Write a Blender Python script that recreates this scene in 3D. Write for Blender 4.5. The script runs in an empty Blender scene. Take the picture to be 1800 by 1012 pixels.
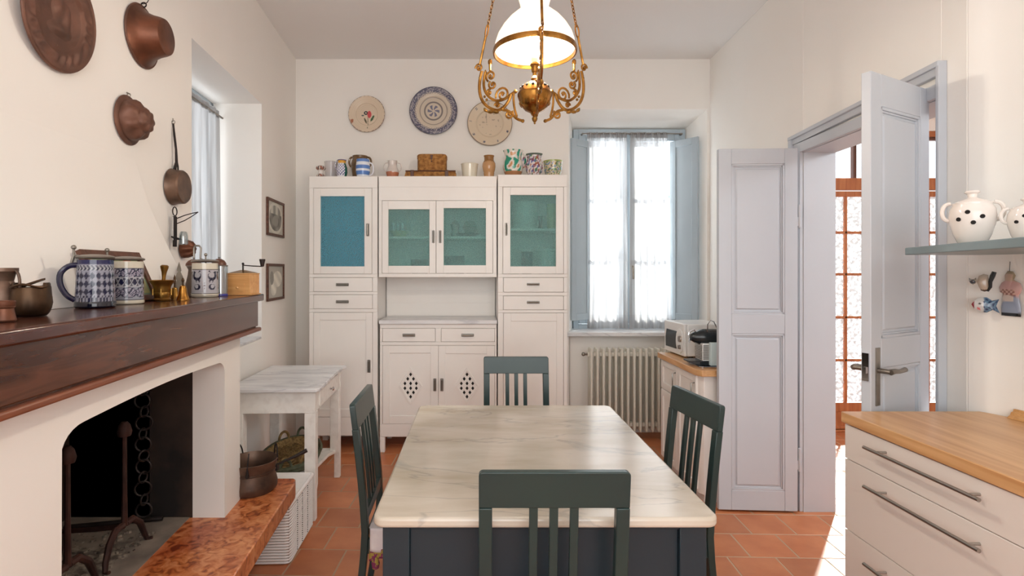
import bpy, bmesh, math, random
from mathutils import Matrix, Vector, noise
sc = bpy.context.scene
COL = sc.collection
PI = math.pi
random.seed(4)
# ---------------------------------------------------------------- camera, world, lights, exposure
F = 950.0; CX = 838.0; CY = 474.0; EYE = 1.5
cd = bpy.data.cameras.new('camera'); cam = bpy.data.objects.new('camera', cd); COL.objects.link(cam)
cam.location = (0, 0, EYE); cam.rotation_euler = (PI/2, 0, 0)
cd.sensor_width = 36; cd.lens = F/1800*36
cd.shift_x = (900-CX)/1800; cd.shift_y = -(506-CY)/1800
cd.clip_start = 0.05
sc.camera = cam
sc.view_settings.view_transform = 'Standard'; sc.view_settings.look = 'None'
sc.view_settings.gamma = 1; sc.view_settings.use_curve_mapping = False
sc.view_settings.exposure = 0.40
sc.cycles.use_denoising = True
sc.cycles.max_bounces = 10; sc.cycles.diffuse_bounces = 6; sc.cycles.transparent_max_bounces = 16
sc.cycles.sample_clamp_indirect = 6
w = bpy.data.worlds.new('world'); sc.world = w; w.use_nodes = True
w.node_tree.nodes['Background'].inputs[0].default_value = (0.92, 0.96, 1.0, 1)
w.node_tree.nodes['Background'].inputs[1].default_value = 1.6
def area(name, loc, d, sx, sy, watts, color=(1, 1, 1)):
    l = bpy.data.lights.new(name, 'AREA'); l.shape = 'RECTANGLE'; l.size = sx; l.size_y = sy
    l.energy = watts; l.color = color
    o = bpy.data.objects.new(name, l); COL.objects.link(o); o.location = loc
    o.rotation_euler = Vector(d).to_track_quat('-Z', 'Z').to_euler()
    return o
area('daylight_back_window', (1.46, 5.62, 1.95), (0, -1, -0.12), 1.1, 1.9, 40, (0.90, 0.96, 1.0))
area('daylight_left_window', (-2.35, 3.30, 1.95), (1, 0.05, -0.1), 1.1, 1.8, 6, (0.88, 0.95, 1.0))
area('hall_fill', (3.6, 2.05, 2.6), (-0.1, 0.3, -1), 0.9, 0.6, 30, (0.9, 0.95, 1.0))  # added overhead fill that brightens the hall; no real source there
area('rear_fill', (0.25, -1.62, 1.95), (0, 1, 0.05), 3.0, 2.2, 36, (1.0, 0.975, 0.945))  # added fill light behind the camera, set in an invented opening
sn = bpy.data.lights.new('sun', 'SUN'); sn.energy = 14; sn.angle = 0.05; sn.color = (1.0, 0.96, 0.88)
so = bpy.data.objects.new('sun', sn); COL.objects.link(so); so.location = (6, 8, 6)
so.rotation_euler = Vector((-0.62, -0.78, -0.52)).to_track_quat('-Z', 'Z').to_euler()

# ---------------------------------------------------------------- materials
def lin(c):
    if isinstance(c, str):
        c = [int(c[i:i+2], 16)/255 for i in (0, 2, 4)]
    return tuple(x/12.92 if x <= 0.04045 else ((x+0.055)/1.055)**2.4 for x in c)
def base(name):
    m = bpy.data.materials.new(name); m.use_nodes = True
    nt = m.node_tree; return m, nt, nt.nodes['Principled BSDF']
def N(nt, t, **kw):
    n = nt.nodes.new(t)
    for k, v in kw.items():
        if hasattr(n, k): setattr(n, k, v)
        else: n.inputs[k].default_value = v
    return n
def mat(name, col, rough=0.5, metal=0.0, c2=None, scale=8, bump=0.0, bscale=60, stretch=None, spec=0.5, detail=6, lo=0.35, hi=0.65, coat=0.0):
    m, nt, b = base(name)
    b.inputs['Roughness'].default_value = rough; b.inputs['Metallic'].default_value = metal
    b.inputs['Specular IOR Level'].default_value = spec
    b.inputs['Coat Weight'].default_value = coat; b.inputs['Coat Roughness'].default_value = 0.12
    tc = N(nt, 'ShaderNodeTexCoord'); mp = N(nt, 'ShaderNodeMapping')
    nt.links.new(tc.outputs['Object'], mp.inputs[0])
    if stretch: mp.inputs['Scale'].default_value = stretch
    if c2:
        n = N(nt, 'ShaderNodeTexNoise'); n.inputs['Scale'].default_value = scale; n.inputs['Detail'].default_value = detail
        nt.links.new(mp.outputs[0], n.inputs[0])
        r = N(nt, 'ShaderNodeValToRGB'); r.color_ramp.elements[0].position = lo; r.color_ramp.elements[1].position = hi
        r.color_ramp.elements[0].color = (*lin(col), 1); r.color_ramp.elements[1].color = (*lin(c2), 1)
        nt.links.new(n.outputs[0], r.inputs[0]); nt.links.new(r.outputs[0], b.inputs['Base Color'])
    else:
        b.inputs['Base Color'].default_value = (*lin(col), 1)
    if bump:
        n2 = N(nt, 'ShaderNodeTexNoise'); n2.inputs['Scale'].default_value = bscale; n2.inputs['Detail'].default_value = 4
        nt.links.new(mp.outputs[0], n2.inputs[0])
        bp = N(nt, 'ShaderNodeBump'); bp.inputs['Strength'].default_value = bump; bp.inputs['Distance'].default_value = 0.004
        nt.links.new(n2.outputs[0], bp.inputs['Height']); nt.links.new(bp.outputs[0], b.inputs['Normal'])
    return m
def wave_wood(name, c1, c2, rough=0.4, axis='X', scale=6, dist=6, coat=0.0):
    m, nt, b = base(name)
    b.inputs['Roughness'].default_value = rough; b.inputs['Coat Weight'].default_value = coat
    b.inputs['Coat Roughness'].default_value = 0.15
    tc = N(nt, 'ShaderNodeTexCoord'); mp = N(nt, 'ShaderNodeMapping')
    mp.inputs['Scale'].default_value = {'X': (0.6, 7, 7), 'Y': (7, 0.6, 7), 'Z': (7, 7, 0.6)}[axis]
    n = N(nt, 'ShaderNodeTexNoise'); n.inputs['Scale'].default_value = scale; n.inputs['Detail'].default_value = 8
    n.inputs['Distortion'].default_value = dist*0.1
    r = N(nt, 'ShaderNodeValToRGB'); r.color_ramp.elements[0].position = 0.3; r.color_ramp.elements[1].position = 0.7
    r.color_ramp.elements[0].color = (*lin(c1), 1); r.color_ramp.elements[1].color = (*lin(c2), 1)
    bp = N(nt, 'ShaderNodeBump'); bp.inputs['Strength'].default_value = 0.15; bp.inputs['Distance'].default_value = 0.002
    L = nt.links.new
    L(tc.outputs['Object'], mp.inputs[0]); L(mp.outputs[0], n.inputs[0]); L(n.outputs[0], r.inputs[0])
    L(r.outputs[0], b.inputs['Base Color']); L(n.outputs[0], bp.inputs['Height']); L(bp.outputs[0], b.inputs['Normal'])
    return m
def marble(name, ground, vein, cloud, rough=0.2, scale=2.2, angle=(0, 0, 0.25), sc3=(0.6, 3.2, 3), vw=0.03):
    m, nt, b = base(name); L = nt.links.new
    b.inputs['Roughness'].default_value = rough
    tc = N(nt, 'ShaderNodeTexCoord'); mp = N(nt, 'ShaderNodeMapping')
    mp.inputs['Scale'].default_value = sc3; mp.inputs['Rotation'].default_value = angle
    L(tc.outputs['Object'], mp.inputs[0])
    n = N(nt, 'ShaderNodeTexNoise'); n.inputs['Scale'].default_value = scale; n.inputs['Detail'].default_value = 10
    n.inputs['Distortion'].default_value = 0.8; L(mp.outputs[0], n.inputs[0])
    r = N(nt, 'ShaderNodeValToRGB'); e = r.color_ramp.elements
    e[0].position = 0.5-vw; e[0].color = (*lin(ground), 1)
    e[1].position = 0.5+vw; e[1].color = (*lin(ground), 1)
    k = e.new(0.5); k.color = (*lin(vein), 1)
    L(n.outputs[0], r.inputs[0])
    n2 = N(nt, 'ShaderNodeTexNoise'); n2.inputs['Scale'].default_value = 3.5; n2.inputs['Detail'].default_value = 8; L(mp.outputs[0], n2.inputs[0])
    r2 = N(nt, 'ShaderNodeValToRGB'); r2.color_ramp.elements[0].position = 0.35; r2.color_ramp.elements[1].position = 0.62
    r2.color_ramp.elements[0].color = (*lin(cloud), 1); r2.color_ramp.elements[1].color = (1, 1, 1, 1)
    L(n2.outputs[0], r2.inputs[0])
    mx = N(nt, 'ShaderNodeMix', data_type='RGBA', blend_type='MULTIPLY'); mx.inputs[0].default_value = 1
    L(r.outputs[0], mx.inputs[6]); L(r2.outputs[0], mx.inputs[7]); L(mx.outputs[2], b.inputs['Base Color'])
    return m
def painted(name, rough=0.15, coat=0.0, metal=0.0):
    m, nt, b = base(name); b.inputs['Roughness'].default_value = rough; b.inputs['Metallic'].default_value = metal
    b.inputs['Coat Weight'].default_value = coat
    a = N(nt, 'ShaderNodeAttribute', attribute_name='Col'); nt.links.new(a.outputs['Color'], b.inputs['Base Color'])
    return m
def sheer(name, col, trans=0.2, hem=None):
    m, nt, b = base(name); L = nt.links.new; nt.nodes.remove(b)
    out = [n for n in nt.nodes if n.type == 'OUTPUT_MATERIAL'][0]
    d = N(nt, 'ShaderNodeBsdfDiffuse'); t = N(nt, 'ShaderNodeBsdfTranslucent'); tr = N(nt, 'ShaderNodeBsdfTransparent')
    d.inputs[0].default_value = (*lin(col), 1)
    # fold shading painted in: vertical noise bands darken the translucent colour
    tc = N(nt, 'ShaderNodeTexCoord'); mp = N(nt, 'ShaderNodeMapping'); mp.inputs['Scale'].default_value = (1, 1, 0.05)
    nz = N(nt, 'ShaderNodeTexNoise'); nz.inputs['Scale'].default_value = 26; nz.inputs['Detail'].default_value = 3
    rp = N(nt, 'ShaderNodeValToRGB'); rp.color_ramp.elements[0].position = 0.38; rp.color_ramp.elements[1].position = 0.6
    lo_, hi_ = (0.17, 0.36) if trans > 0.06 else (0.17, 0.30)
    rp.color_ramp.elements[0].color = (lo_, lo_*1.02, lo_*1.05, 1); rp.color_ramp.elements[1].color = (hi_, hi_*1.02, hi_*1.04, 1)
    L(tc.outputs['Object'], mp.inputs[0]); L(mp.outputs[0], nz.inputs[0]); L(nz.outputs[0], rp.inputs[0]); L(rp.outputs[0], t.inputs[0])
    a = N(nt, 'ShaderNodeMixShader'); a.inputs[0].default_value = 0.62; L(d.outputs[0], a.inputs[1]); L(t.outputs[0], a.inputs[2])
    c = N(nt, 'ShaderNodeMixShader'); c.inputs[0].default_value = 1-trans
    L(tr.outputs[0], c.inputs[1]); L(a.outputs[0], c.inputs[2]); L(c.outputs[0], out.inputs[0])
    return m
def glass(name, tint, body=0.0, bcol='ffffff', gloss=0.12, rough=0.08, bump=0.0, bscale=90, spread=0.12):
    m, nt, b = base(name); L = nt.links.new; nt.nodes.remove(b)
    out = [n for n in nt.nodes if n.type == 'OUTPUT_MATERIAL'][0]
    tr = N(nt, 'ShaderNodeBsdfTransparent'); tr.inputs[0].default_value = (*lin(tint), 1)
    d = N(nt, 'ShaderNodeBsdfDiffuse'); d.inputs[0].default_value = (*lin(bcol), 1)
    g = N(nt, 'ShaderNodeBsdfGlossy'); g.inputs['Roughness'].default_value = rough
    a = N(nt, 'ShaderNodeMixShader'); a.inputs[0].default_value = body; L(tr.outputs[0], a.inputs[1]); L(d.outputs[0], a.inputs[2])
    c = N(nt, 'ShaderNodeMixShader'); c.inputs[0].default_value = gloss; L(a.outputs[0], c.inputs[1]); L(g.outputs[0], c.inputs[2])
    L(c.outputs[0], out.inputs[0])
    if bump:
        tc = N(nt, 'ShaderNodeTexCoord'); n2 = N(nt, 'ShaderNodeTexNoise'); n2.inputs['Scale'].default_value = bscale
        L(tc.outputs['Object'], n2.inputs[0])
        bp = N(nt, 'ShaderNodeBump'); bp.inputs['Strength'].default_value = bump; bp.inputs['Distance'].default_value = 0.01
        L(n2.outputs[0], bp.inputs['Height']); L(bp.outputs[0], g.inputs['Normal'])
        # ripples in the pane scatter what is seen through it, in small spots
        r = N(nt, 'ShaderNodeMapRange'); r.inputs[1].default_value = 0.4; r.inputs[2].default_value = 0.62
        r.inputs[3].default_value = max(0, body-spread); r.inputs[4].default_value = min(1, body+spread)
        L(n2.outputs[0], r.inputs[0]); L(r.outputs[0], a.inputs[0])
    return m
def emit(name, col, s):
    m, nt, b = base(name); b.inputs['Base Color'].default_value = (*lin(col), 1)
    b.inputs['Emission Color'].default_value = (*lin(col), 1); b.inputs['Emission Strength'].default_value = s
    return m

M = {}
M['wall'] = mat('plaster_wall', 'f2eee8', 0.85, c2='f4f1ec', scale=1.5, bump=0.12, bscale=14, spec=0.2)
M['ceiling'] = mat('ceiling_plaster', 'eeecea', 0.9, bump=0.1, bscale=10, spec=0.2)
M['grout'] = mat('floor_grout', 'b49a80', 0.9)
M['white'] = mat('white_paint', 'f2efea', 0.38, c2='efebe6', scale=3, bump=0.06, bscale=30)
M['white_old'] = mat('worn_white_paint', 'f1eee8', 0.5, c2='e4dfd8', scale=24, bump=0.15, bscale=40, lo=0.45, hi=0.75)
M['door_grey'] = mat('pale_blue_grey_door_paint', 'c4c8cf', 0.42, c2='c0c5cc', scale=2.5, bump=0.08, bscale=24)
M['win_blue'] = mat('blue_grey_window_paint', 'b0bdc5', 0.45, c2='aab8c1', scale=3)
M['green'] = mat('dark_green_chair_paint', '263838', 0.3, c2='293d3a', scale=4, bump=0.08, bscale=35)
M['teal'] = mat('dark_teal_table_paint', '21313a', 0.35, c2='24343c', scale=4, bump=0.08, bscale=35)
M['marble'] = marble('cream_grey_marble', 'd6cdbf', 'bfb8ae', 'e6e0d6', 0.17, scale=1.3, vw=0.012, sc3=(0.8, 2.2, 2))
M['marble_w'] = marble('white_marble', 'e8e8e8', 'cccccf', 'e6e6e8', 0.3, scale=2.5)
M['marble_red'] = None
M['worktop'] = wave_wood('beech_worktop', 'c48e5a', 'e0b380', 0.32, 'Y', 3.2, 8)
M['mantel'] = wave_wood('dark_chestnut_mantel', '3a1e14', '623a28', 0.26, 'Y', 4.5, 14, coat=0.25)
M['mantel_top'] = wave_wood('dark_polished_wood', '331710', '5e2e1c', 0.2, 'Y', 5, 8, coat=0.3)
M['brownwood'] = wave_wood('reddish_brown_wood', '6a3a26', '8a5238', 0.4, 'Y', 5, 8)
M['oakdoor'] = wave_wood('orange_brown_door_wood', 'a05a34', 'c07c4c', 0.45, 'Z', 4, 8)
M['lightwood'] = wave_wood('light_varnished_wood', 'c08a50', 'd9a66c', 0.35, 'X', 6, 8)
M['frame_wood'] = wave_wood('brown_frame_wood', '4a2c20', '6a4230', 0.4, 'Z', 8, 5)
M['copper'] = mat('aged_copper', '7c4c36', 0.42, 0.6, c2='553628', scale=9, bump=0.25, bscale=30)
M['copper_dull'] = mat('dull_brown_copper', '765040', 0.5, 0.4, c2='5c4034', scale=7, bump=0.3, bscale=40)
M['copper_dark'] = mat('tarnished_pan_copper', '7a5f4e', 0.42, 0.55, c2='4e3d34', scale=9, bump=0.2, bscale=30)
M['bronze'] = mat('hammered_bronze', '5a4330', 0.4, 0.8, c2='3a2a1e', scale=10)
M['brass'] = mat('antique_brass', 'c08a44', 0.26, 1.0, c2='7d5426', scale=22, bump=0.15, bscale=60)
M['brass_old'] = mat('worn_brass', 'a67c3c', 0.35, 0.9, c2='6d4e24', scale=16, bump=0.2, bscale=60)
M['iron'] = mat('wrought_iron', '3a3230', 0.55, 0.7, c2='2a2422', scale=12, bump=0.3, bscale=40)
M['rust'] = mat('rusty_iron', '4c3028', 0.6, 0.5, c2='33201c', scale=12, bump=0.3, bscale=40)
M['steel'] = mat('brushed_steel', 'a8a29c', 0.3, 1.0)
M['chrome'] = mat('chrome', 'd0d0d4', 0.12, 1.0)
M['pewter'] = mat('pewter', '9a948c', 0.38, 0.85, c2='7c766e', scale=14)
M['nickel'] = mat('old_nickel_handle', '8a8680', 0.3, 1.0)
M['soot'] = mat('sooty_firebox', '1a1412', 0.9, c2='453328', scale=3.5, bump=0.4, bscale=16)
M['hearthfloor'] = mat('ashy_stone', '6e6259', 0.9, c2='8d8073', scale=7, bump=0.4, bscale=30)
M['ash'] = mat('ash_and_cinders', '4a4038', 0.95, c2='9a8d7e', scale=30, bump=0.6, bscale=90)
M['radiator'] = mat('cream_radiator_enamel', 'dcd8cc', 0.35)
M['plastic'] = mat('white_plastic', 'e6e6e4', 0.3)
M['black'] = mat('black_plastic', '1c2226', 0.25)
M['dark'] = mat('hole_shade_and_stitching', '14100e', 0.8)  # near-black: shade inside holes put on as colour, and the hamper stitching
M['rubber'] = mat('dark_gap', '3a3034', 0.6)
M['glazed'] = painted('painted_glaze', 0.12, 0.3)
M['matt'] = painted('painted_matt', 0.6)
M['drawer'] = mat('cream_lacquer_drawer', 'ece5de', 0.22)
M['shelf'] = mat('blue_grey_shelf_paint', '7e9094', 0.35, c2='77898e', scale=5)
M['pot'] = mat('white_glazed_pottery', 'f2eae4', 0.12, coat=0.4, c2='eae2da', scale=6, bump=0.1, bscale=14)
M['curtain'] = sheer('white_sheer_curtain', 'fbfbfb', 0.09)
M['hem'] = sheer('doubled_sheer_hem', 'eeeef0', 0.05)
M['pane'] = glass('clear_window_glass', 'ffffff', 0.0, gloss=0.08)
M['pane_tex'] = glass('dimpled_door_glass', 'ffffff', 0.36, 'd2d6d8', 0.12, 0.1, bump=1.0, bscale=34, spread=0.34)
M['glass_blue'] = glass('blue_ripple_glass', 'b4e0ec', 0.38, '58b4cc', 0.08, 0.15, bump=0.7, bscale=150)
M['glass_teal'] = glass('teal_ripple_glass', 'dcf0ee', 0.24, '84c0be', 0.08, 0.15, bump=0.7, bscale=150)
M['glassware'] = glass('clear_glassware', 'e8eef0', 0.05, 'ffffff', 0.2, 0.05)
M['wicker'] = mat('honey_wicker', 'c08c4c', 0.6, c2='8a5a2c', scale=40, bump=0.5, bscale=120)
M['wicker_w'] = mat('white_painted_wicker', 'f4f2f0', 0.6)
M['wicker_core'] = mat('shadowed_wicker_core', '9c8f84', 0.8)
M['wicker_g'] = mat('grey_brown_rods', '9a8e82', 0.7, c2='cfc6bc', scale=20)
M['straw'] = mat('dry_straw', 'a88a56', 0.8, c2='6e5430', scale=60, bump=0.6, bscale=120)
M['seagrass'] = mat('green_seagrass', '5f6650', 0.8, c2='44452f', scale=25, bump=0.5, bscale=80)
M['rush'] = mat('woven_rush', '9a7c48', 0.7, c2='6e5430', scale=50)
M['tile'] = None
M['terracotta'] = mat('terracotta', 'b06a48', 0.7)
M['cushion'] = mat('white_cushion_cloth', 'e8e2e0', 0.9, c2='d8cfd2', scale=14)
M['purple'] = mat('purple_gold_cloth', '7a2c52', 0.8, c2='a08a3c', scale=60, lo=0.48, hi=0.52)
M['bulb'] = emit('lit_bulb', 'ffdca8', 14)
def shade_mat():
    m, nt, b = base('lit_opal_glass'); b.inputs['Base Color'].default_value = (*lin('fff8ee'), 1)
    b.inputs['Roughness'].default_value = 0.15
    b.inputs['Emission Color'].default_value = (1.0, 0.90, 0.76, 1); b.inputs['Emission Strength'].default_value = 0.55
    t = N(nt, 'ShaderNodeBsdfTranslucent'); t.inputs[0].default_value = (1, 0.97, 0.92, 1); x = N(nt, 'ShaderNodeMixShader'); x.inputs[0].default_value = 0.55
    out = [n for n in nt.nodes if n.type == 'OUTPUT_MATERIAL'][0]
    nt.links.new(b.outputs[0], x.inputs[1]); nt.links.new(t.outputs[0], x.inputs[2]); nt.links.new(x.outputs[0], out.inputs[0])
    return m
M['shade'] = shade_mat()
def tile_mat():
    m, nt, b = base('terracotta_floor_tile'); L = nt.links.new
    b.inputs['Roughness'].default_value = 0.36
    oi = N(nt, 'ShaderNodeObjectInfo'); tc = N(nt, 'ShaderNodeTexCoord'); va = N(nt, 'ShaderNodeVectorMath', operation='MULTIPLY_ADD')
    va.inputs[1].default_value = (1, 1, 1)
    L(tc.outputs['Object'], va.inputs[0]); L(oi.outputs['Location'], va.inputs[2])
    n = N(nt, 'ShaderNodeTexNoise'); n.inputs['Scale'].default_value = 5; n.inputs['Detail'].default_value = 7; L(va.outputs[0], n.inputs[0])
    r = N(nt, 'ShaderNodeValToRGB'); e = r.color_ramp.elements
    e[0].position = 0.3; e[0].color = (*lin('b3683f'), 1); e[1].position = 0.72; e[1].color = (*lin('cc8458'), 1)
    L(n.outputs[0], r.inputs[0])
    h = N(nt, 'ShaderNodeHueSaturation'); mr = N(nt, 'ShaderNodeMapRange'); mr.inputs[3].default_value = 0.84; mr.inputs[4].default_value = 1.12
    L(oi.outputs['Random'], mr.inputs[0]); L(mr.outputs[0], h.inputs['Value']); L(r.outputs[0], h.inputs['Color']); L(h.outputs[0], b.inputs['Base Color'])
    bp = N(nt, 'ShaderNodeBump'); bp.inputs['Strength'].default_value = 0.12; bp.inputs['Distance'].default_value = 0.003
    L(n.outputs[0], bp.inputs['Height']); L(bp.outputs[0], b.inputs['Normal'])
    return m
M['tile'] = tile_mat()
def red_marble():
    m, nt, b = base('red_verona_marble'); L = nt.links.new; b.inputs['Roughness'].default_value = 0.3
    tc = N(nt, 'ShaderNodeTexCoord')
    n = N(nt, 'ShaderNodeTexNoise'); n.inputs['Scale'].default_value = 24; n.inputs['Detail'].default_value = 8; n.inputs['Distortion'].default_value = 0.9
    n2 = N(nt, 'ShaderNodeTexNoise'); n2.inputs['Scale'].default_value = 4; n2.inputs['Detail'].default_value = 5
    L(tc.outputs['Object'], n.inputs[0]); L(tc.outputs['Object'], n2.inputs[0])
    r = N(nt, 'ShaderNodeValToRGB'); e = r.color_ramp.elements
    e[0].position = 0.34; e[0].color = (*lin('8c4a2c'), 1); e[1].position = 0.62; e[1].color = (*lin('dc9e72'), 1)
    k = e.new(0.46); k.color = (*lin('c67a48'), 1)
    r2 = N(nt, 'ShaderNodeValToRGB'); e = r2.color_ramp.elements
    e[0].position = 0.35; e[0].color = (*lin('d8a08c'), 1); e[1].position = 0.6; e[1].color = (1, 0.86, 0.7, 1)
    L(n.outputs[0], r.inputs[0]); L(n2.outputs[0], r2.inputs[0])
    mx = N(nt, 'ShaderNodeMix', data_type='RGBA', blend_type='MULTIPLY'); mx.inputs[0].default_value = 0.8
    L(r.outputs[0], mx.inputs[6]); L(r2.outputs[0], mx.inputs[7]); L(mx.outputs[2], b.inputs['Base Color'])
    return m
M['marble_red'] = red_marble()

# ---------------------------------------------------------------- mesh helpers
class G:
    def __init__(s): s.v = []; s.f = []; s.M = Matrix.Identity(4)
    def add(s, vs, fs):
        o = len(s.v); s.v += [tuple(s.M @ Vector(p)) for p in vs]; s.f += [tuple(o+i for i in f) for f in fs]; return s
    def box(s, x0, x1, y0, y1, z0, z1):
        return s.add([(x0,y0,z0),(x1,y0,z0),(x1,y1,z0),(x0,y1,z0),(x0,y0,z1),(x1,y0,z1),(x1,y1,z1),(x0,y1,z1)],
                     [(0,3,2,1),(4,5,6,7),(0,1,5,4),(1,2,6,5),(2,3,7,6),(3,0,4,7)])
    def loft(s, rings, cap=True, closed=True):
        n = len(rings[0]); vs = [p for r in rings for p in r]; fs = []
        for i in range(len(rings)-1):
            for j in range(n if closed else n-1):
                k = (j+1) % n
                fs.append((i*n+j, i*n+k, (i+1)*n+k, (i+1)*n+j))
        if cap:
            fs.append(tuple(range(n-1, -1, -1))); fs.append(tuple((len(rings)-1)*n+j for j in range(n)))
        return s.add(vs, fs)
    def prism(s, poly, a, b, plane='xy'):
        m = {'xy': lambda p, t: (p[0], p[1], t), 'xz': lambda p, t: (p[0], t, p[1]), 'yz': lambda p, t: (t, p[0], p[1])}[plane]
        return s.loft([[m(p, a) for p in poly], [m(p, b) for p in poly]])
    def lathe(s, prof, seg=32, c=(0, 0, 0), sx=1, sy=1):
        rings = [[(c[0]+r*sx*math.cos(2*PI*i/seg), c[1]+r*sy*math.sin(2*PI*i/seg), c[2]+z) for i in range(seg)] for r, z in prof]
        return s.loft(rings, cap=True)
    def tube(s, pts, r, seg=8, closed=False, sy=1.0):
        pts = [Vector(p) for p in pts]; n = len(pts); rings = []; up = Vector((0, 0, 1)); prev = None
        for i, p in enumerate(pts):
            a = pts[(i-1) % n] if (i > 0 or closed) else p; b = pts[(i+1) % n] if (i < n-1 or closed) else p
            t = (b-a).normalized()
            u = prev - t*prev.dot(t) if prev is not None else t.cross(up if abs(t.z) < 0.95 else Vector((1, 0, 0)))
            u.normalize(); prev = u; v = t.cross(u); rr = r[i] if isinstance(r, (list, tuple)) else r
            rings.append([tuple(p+u*rr*math.cos(2*PI*k/seg)+v*rr*sy*math.sin(2*PI*k/seg)) for k in range(seg)])
        if closed: rings.append(rings[0])
        return s.loft(rings, cap=not closed)
    def ball(s, c, r, seg=16, sz=1.0):
        n = max(4, seg//2)
        return s.lathe([(max(1e-4, r*math.sin(PI*i/n)), -r*sz*math.cos(PI*i/n)) for i in range(n+1)], seg, c)
    def ring(s, c, R, r, axis='z', seg=24, ts=8):
        P = []
        for i in range(seg):
            a = 2*PI*i/seg; x, y = R*math.cos(a), R*math.sin(a)
            P.append({'z': (c[0]+x, c[1]+y, c[2]), 'x': (c[0], c[1]+x, c[2]+y), 'y': (c[0]+x, c[1], c[2]+y)}[axis])
        return s.tube(P, r, ts, closed=True)
    def frame(s, x0, x1, z0, z1, w, y0, y1, wt=None, wb=None):
        wt = wt or w; wb = wb or w
        s.box(x0, x0+w, y0, y1, z0, z1); s.box(x1-w, x1, y0, y1, z0, z1)
        s.box(x0+w, x1-w, y0, y1, z1-wt, z1); return s.box(x0+w, x1-w, y0, y1, z0, z0+wb)
    def sheet(s, fn, nu, nv):
        vs = [fn(i/nu, j/nv) for j in range(nv+1) for i in range(nu+1)]
        return s.add(vs, [(j*(nu+1)+i, j*(nu+1)+i+1, (j+1)*(nu+1)+i+1, (j+1)*(nu+1)+i) for j in range(nv) for i in range(nu)])
def arc(cx, cy, r, a0, a1, n=8):
    return [(cx+r*math.cos(math.radians(a0+(a1-a0)*i/n)), cy+r*math.sin(math.radians(a0+(a1-a0)*i/n))) for i in range(n+1)]
def rrect(x0, x1, y0, y1, r, n=5):
    return arc(x1-r, y0+r, r, -90, 0, n)+arc(x1-r, y1-r, r, 0, 90, n)+arc(x0+r, y1-r, r, 90, 180, n)+arc(x0+r, y0+r, r, 180, 270, n)
def props(o, label=None, cat=None, group=None, kind=None):
    if label: o['label'] = label
    if cat: o['category'] = cat
    if group: o['group'] = group
    if kind: o['kind'] = kind
    return o
def part(name, g, m, parent=None, bevel=0.0, label=None, kind=None, flat=False, col=None, solid=0.0, seg=2, angle=35):
    me = bpy.data.meshes.new(name); me.from_pydata(g.v, [], g.f); me.update()
    bm = bmesh.new(); bm.from_mesh(me)
    if not solid: bmesh.ops.recalc_face_normals(bm, faces=bm.faces)
    bm.to_mesh(me); bm.free()
    if not flat:
        me.shade_smooth(); me.set_sharp_from_angle(angle=math.radians(angle))
    o = bpy.data.objects.new(name, me); COL.objects.link(o)
    me.materials.append(M[m] if isinstance(m, str) else m)
    if parent is not None: o.parent = parent
    if solid:
        s = o.modifiers.new('solid', 'SOLIDIFY'); s.thickness = solid; s.offset = 0
    if bevel:
        b = o.modifiers.new('bevel', 'BEVEL'); b.width = bevel; b.segments = seg; b.limit_method = 'ANGLE'; b.angle_limit = math.radians(40)
        b.harden_normals = False
    if col:
        at = me.color_attributes.new('Col', 'FLOAT_COLOR', 'POINT')
        buf = []
        for v in me.vertices:
            c = lin(col(*v.co)); buf += [c[0], c[1], c[2], 1.0]
        at.data.foreach_set('color', buf)
    props(o, label, kind=kind)
    return o
def thing(name, label, cat, loc=(0, 0, 0), rz=0.0, group=None, kind=None):
    o = bpy.data.objects.new(name, None); COL.objects.link(o); o.location = loc; o.rotation_euler = (0, 0, rz)
    o.empty_display_size = 0.05
    return props(o, label, cat, group, kind)
def single(name, g, m, label, cat, loc=(0, 0, 0), rz=0, group=None, **kw):
    o = part(name, g, m, None, **kw); o.location = loc; o.rotation_euler = (0, 0, rz)
    return props(o, label, cat, group)
def struct(name, g, m, parent=None, **kw):
    o = part(name, g, m, parent, **kw); o['kind'] = 'structure'; return o
def copy_tree(o, parent=None):
    c = o.copy(); COL.objects.link(c); c.parent = parent
    for ch in list(o.children): copy_tree(ch, c)
    return c
def at(px, py, Y): return ((px-CX)*Y/F, Y, EYE-(py-CY)*Y/F)
# ---------------------------------------------------------------- the room
CEIL = 3.397
def LW(Y): return -1.281-0.0716*Y          # inner face of the left wall
def RW(Y): return 1.857+0.05*Y             # inner face of the door wall
YB = 4.87
g = G(); g.box(-2.2, 4.9, -1.9, 5.6, -0.08, -0.0013); floor = struct('floor', g, 'grout')
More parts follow.
